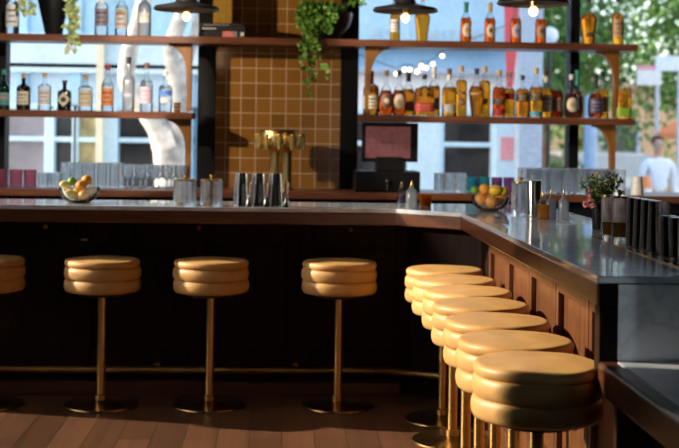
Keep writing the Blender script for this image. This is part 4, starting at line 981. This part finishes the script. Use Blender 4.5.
for k, (dx, dy, dz, r, kd, mt, lab) in enumerate([(-0.045, -0.03, 0.040, 0.031, 'lemon', 'pale_lemon', 'pale lemon low at the front left of the left bowl'), (0.030, -0.040, 0.036, 0.030, 'orange', 'orange_skin', 'orange low at the front of the left bowl'),
        (0.068, 0.015, 0.058, 0.028, 'lemon', 'pale_lemon', 'pale lemon at the right side of the left bowl'), (-0.02, 0.045, 0.042, 0.034, 'lemon', 'lemon', 'lemon at the back of the left bowl'), (0.01, -0.01, 0.088, 0.032, 'orange', 'orange_skin', 'orange in the middle of the left bowl heap'),
        (-0.04, 0.0, 0.112, 0.023, 'lime', 'lime', 'green lime on top of the left bowl'), (-0.078, 0.0, 0.092, 0.024, 'lemon', 'pale_lemon', 'small pale lemon at the left rim of the left bowl'), (0.038, 0.012, 0.118, 0.029, 'orange', 'orange_skin', 'orange topmost in the left bowl')]):
    fruit(kd, X0+dx, Y0+dy, ZT+dz+0.004, r, lab, kd, mt, gL)
X0, Y0 = 1.12, 6.58
fruit_bowl(X0, Y0, 0.100, 0.075, 'glass bowl of oranges and lemons on the bar near its inner corner')
gR = 'fruit in the right bowl'
for k, (dx, dy, dz, r, kd, mt, lab) in enumerate([(0.0, -0.04, 0.043, 0.034, 'orange', 'orange_skin', 'orange low at the front centre of the right bowl'), (-0.052, 0.005, 0.052, 0.034, 'orange', 'orange_skin', 'orange at the left of the right bowl'), (0.052, 0.01, 0.050, 0.032, 'orange', 'orange_skin', 'orange low at the right of the right bowl'),
        (0.0, 0.05, 0.045, 0.034, 'lemon', 'lemon', 'lemon at the back of the right bowl'), (-0.032, 0.0, 0.108, 0.031, 'orange', 'orange_skin', 'orange on top at the left of the right bowl'), (0.022, -0.012, 0.103, 0.030, 'lemon', 'lemon', 'lemon on top in the middle of the right bowl'),
        (0.066, 0.0, 0.098, 0.026, 'lemon', 'lemon', 'lemon at the right rim of the right bowl'), (-0.084, 0.0, 0.102, 0.022, 'lime', 'lime', 'green lime on the left rim of the right bowl')]):
    fruit(kd, X0+dx, Y0+dy, ZT+dz+0.004, r, lab, kd, mt, gR)

def lidded_jar(x, y, r, h, label, fill=None, spoon=True):
    t = thing('glass_jar', label, 'jar', (x, y, ZT), group='lidded glass jars on the bar')
    bm = nb(); lathe(bm, [(0, 0), (r*0.97, 0), (r, 0.006), (r, h), (r-0.004, h), (r-0.004, 0.018), (0, 0.018)], 36); obj('glass', bm, 'vessel', t, smooth=True)
    bm = nb(); lathe(bm, [(r-0.005, h-0.004), (r+0.0012, h-0.004), (r+0.0012, h+0.002), (r-0.005, h+0.002)], 36, cap=False); obj('gold_rim', bm, 'brass', t, smooth=True)
    if fill:
        bm = nb(); lathe(bm, [(0, 0.019), (r-0.006, 0.019), (r-0.006, fill), (0, fill)], 30, cap=False); obj('liquid', bm, 'honey', t, smooth=True)
    if spoon:
        bm = nb(); lathe(bm, [(0, h+0.001), (r*0.9, h+0.001), (r*0.9, h+0.005), (0.006, h+0.008), (0.006, h+0.014), (0, h+0.016)], 24); ball(bm, (0, 0, h+0.02), 0.009); tube(bm, [(0, 0, h+0.012), (0.018, 0, h+0.022)], 0.004)
        obj('lid', bm, 'brass', t, smooth=True)
    return t
lidded_jar(-0.506, 6.76, 0.062, 0.135, 'square-shouldered clear jar with gold lid, left of the pair on the back bar run')
lidded_jar(-0.364, 6.76, 0.060, 0.137, 'clear jar with gold lid beside the steel tins')
def tin(x, y, h, rb, rt, label, mat='steel', tilt=0.0, group='steel shaker tins', z=None):
    t = thing('shaker_tin', label, 'cocktail shaker', (x, y, (ZT if z is None else z)), group=group)
    bm = nb(); lathe(bm, [(rb, 0), (rb*1.02, 0.002), (rb, 0.006), (rt*1.03, h*0.95), (rt*0.98, h), (rt*0.6, h+0.001), (0, h-0.002)], 36, cap=False); obj('body', bm, mat, t, smooth=True)
    bm = nb(); lathe(bm, [(rb*1.005, 0), (rb*1.035, 0.003), (rb*1.005, 0.006)], 36, cap=False); obj('rim', bm, mat, t, smooth=True)
    return t
tin(-0.204, 6.74, 0.176, 0.042, 0.031, 'upturned steel tin nearest the jars in the row of three')
tin(-0.112, 6.74, 0.176, 0.042, 0.031, 'upturned steel tin in the middle of the row of three')
tin(-0.022, 6.74, 0.176, 0.042, 0.031, 'upturned steel tin at the right of the row of three')
def jigger(x, y, label):
    t = thing('jigger', label, 'jigger', (x, y, ZT), group='steel jiggers between the tins')
    bm = nb(); lathe(bm, [(0.020, 0), (0.018, 0.002), (0.007, 0.055), (0.007, 0.062), (0.017, 0.125), (0.015, 0.125), (0, 0.07)], 24, cap=False); obj('body', bm, 'steel', t, smooth=True)
    bm = nb(); lathe(bm, [(0.0065, 0.052), (0.0095, 0.0585), (0.0065, 0.065)], 16, cap=False); obj('collar', bm, 'steel', t, smooth=True)
jigger(-0.160, 6.68, 'steel jigger in front between the left and middle tins'); jigger(-0.068, 6.68, 'steel jigger between the middle and right tins'); jigger(0.040, 6.70, 'steel jigger right of the three tins')
def dasher(x, y, r, h, mat, liq, label, power=2.0, labm=None, two=False):
    t = thing('dasher_bottle', label, 'bitters bottle', (x, y, ZT), group='bitters bottles on the bar')
    bm = nb(); lathe(bm, [(0, 0), (r*0.95, 0), (r, 0.004), (r, h*0.56), (r*0.8, h*0.66), (r*0.38, h*0.72), (r*0.36, h*0.80)], 28, power=power, cap=False); obj('glass', bm, mat, t, smooth=True)
    if liq:
        bm = nb(); lathe(bm, [(0, 0.004), (r-0.003, 0.004), (r-0.003, h*0.52), (0, h*0.52)], 28, power=power, cap=False); obj('liquid', bm, liq, t, smooth=True)
    if labm:
        bm = nb(); patch(bm, 'rect', r*1.6, h*0.3, h*0.30, lambda z: r, power, 0.001); obj('label', bm, labm, t)
    bm = nb(); lathe(bm, [(r*0.40, h*0.78), (r*0.42, h*0.83), (r*0.2, h*0.86), (0.005, h*0.92), (0.003, h), (0, h)], 18); obj('dasher_top', bm, 'brass', t, smooth=True)
    return t
dasher(0.669, 6.82, 0.023, 0.136, 'glass', 'water', 'small clear bitters bottle with dark label and gold tip', labm='navy')
dasher(0.712, 6.70, 0.030, 0.150, 'glass_frost', None, 'larger pale cut-glass bottle with gold tip beside the dark-labelled one', power=3)
cd = thing('candle_votive', 'small amber glass votive beside the pale cut-glass bottle', 'votive', (0.806, 6.84, ZT))
bm = nb(); lathe(bm, [(0, 0), (0.029, 0), (0.031, 0.004), (0.031, 0.070), (0.028, 0.070), (0.028, 0.010), (0, 0.010)], 24); obj('glass', bm, 'honey', cd, smooth=True)
bm = nb(); lathe(bm, [(0, 0.011), (0.027, 0.011), (0.027, 0.045), (0, 0.045)], 24); obj('wax', bm, 'goldcap', cd, smooth=True)
lidded_jar(1.235, 6.36, 0.044, 0.160, 'clear jar with gold lid beside the right fruit bowl')
tin(1.272, 6.20, 0.176, 0.032, 0.040, 'steel tin standing beside the jar right of the fruit bowl')
dasher(1.272, 5.97, 0.029, 0.132, 'glass', 'honey', 'square amber bitters bottle with gold tip on the right-hand bar', power=5)
dasher(1.315, 5.99, 0.023, 0.138, 'glass_frost', None, 'clear square bottle with gold tip, left of the clear pair', power=5)
dasher(1.372, 5.97, 0.023, 0.142, 'glass_frost', None, 'clear square bottle with gold tip, right of the clear pair', power=5)
# flower cup
fc = thing('flower_cup', 'black cup of olive sprigs and pink flowers on the right-hand bar', 'flowers', (1.385, 5.36, ZT))
bm = nb(); lathe(bm, [(0, 0), (0.024, 0), (0.026, 0.004), (0.030, 0.12), (0.027, 0.12), (0.022, 0.01), (0, 0.01)], 28); obj('cup', bm, 'black', fc, smooth=True)
st, lv = nb(), nb()
for k in range(22):
    a = random.uniform(0, 2*pi); sp_ = random.uniform(0.03, 0.10); top = Vector((cos(a)*sp_+0.012, sin(a)*sp_, random.uniform(0.17, 0.245)))
    pts = [Vector((0, 0, 0.02)), Vector((cos(a)*0.015, sin(a)*0.015, 0.12)), top]
    tube(st, pts, 0.0014, 5)
    for _ in range(34):
        p = pts[1].lerp(top, random.uniform(0.1, 1)); leaf_faces(lv, p, rv()+Vector((0, 0, 0.4)), rv(), 0.022, 0.009)
for c in ((-0.050, -0.03, 0.135), (-0.040, -0.045, 0.105), (-0.062, -0.02, 0.110), (-0.045, -0.03, 0.160)):
    fl = nb()
    for _ in range(40): leaf_faces(fl, Vector(c), rv(), rv(), 0.017, 0.013)
    obj('pink_flower', fl, 'petal', fc)
for c in ((0.035, 0, 0.20), (-0.015, -0.02, 0.235), (0.0, -0.03, 0.18)):
    f2 = nb()
    for _ in range(18): leaf_faces(f2, Vector(c), rv(), rv(), 0.014, 0.010)
    obj('cream_flower', f2, 'petal_cream', fc)
obj('stems', st, 'leaf_dark', fc); obj('foliage', lv, 'leaf_dark', fc); 
lidded_jar(1.295, 4.86, 0.029, 0.172, 'tall clear jar with gold rim and golden contents, left of the two by the tins', fill=0.07, spoon=False)
lidded_jar(1.308, 4.75, 0.029, 0.172, 'tall clear jar with gold lid and golden contents next to the leaning tins', fill=0.075)
gt = 'steel tins in a row along the right-hand bar'
for k, (x, y, l) in enumerate([(1.328, 4.62, 'steel tin next to the tall gold-lidded jar'), (1.334, 4.55, 'second steel tin of the right-hand row'), (1.340, 4.48, 'third steel tin of the right-hand row'), (1.346, 4.41, 'last steel tin before the clear glass')]):
    tin(x, y, 0.178, 0.030, 0.025, l, 'dark_steel', group=gt)
g = tumbler('highball_glass', 'clear tall glass at the end of the right-hand row of tins', 0.178, 0.026, 'vessel', (1.352, 4.34, ZT), 'bar glasses'); 
tin(1.345, 4.265, 0.135, 0.026, 0.030, 'short dark steel cup beside the clear tall glass', 'dark_steel', group='short cups'); tin(1.352, 4.18, 0.135, 0.026, 0.030, 'short steel cup at the right edge of the picture', 'dark_steel', group='short cups')
# drain rail let into the marble
bm = nb(); box(bm, 1.245, 1.262, 3.7, 4.92, ZT, ZT+0.004); box(bm, 1.268, 1.276, 3.7, 4.92, ZT, ZT+0.003)
tag(obj('drip_rail', bm, 'steel'), 'slim steel rail along the marble beside the row of tins', 'rail')
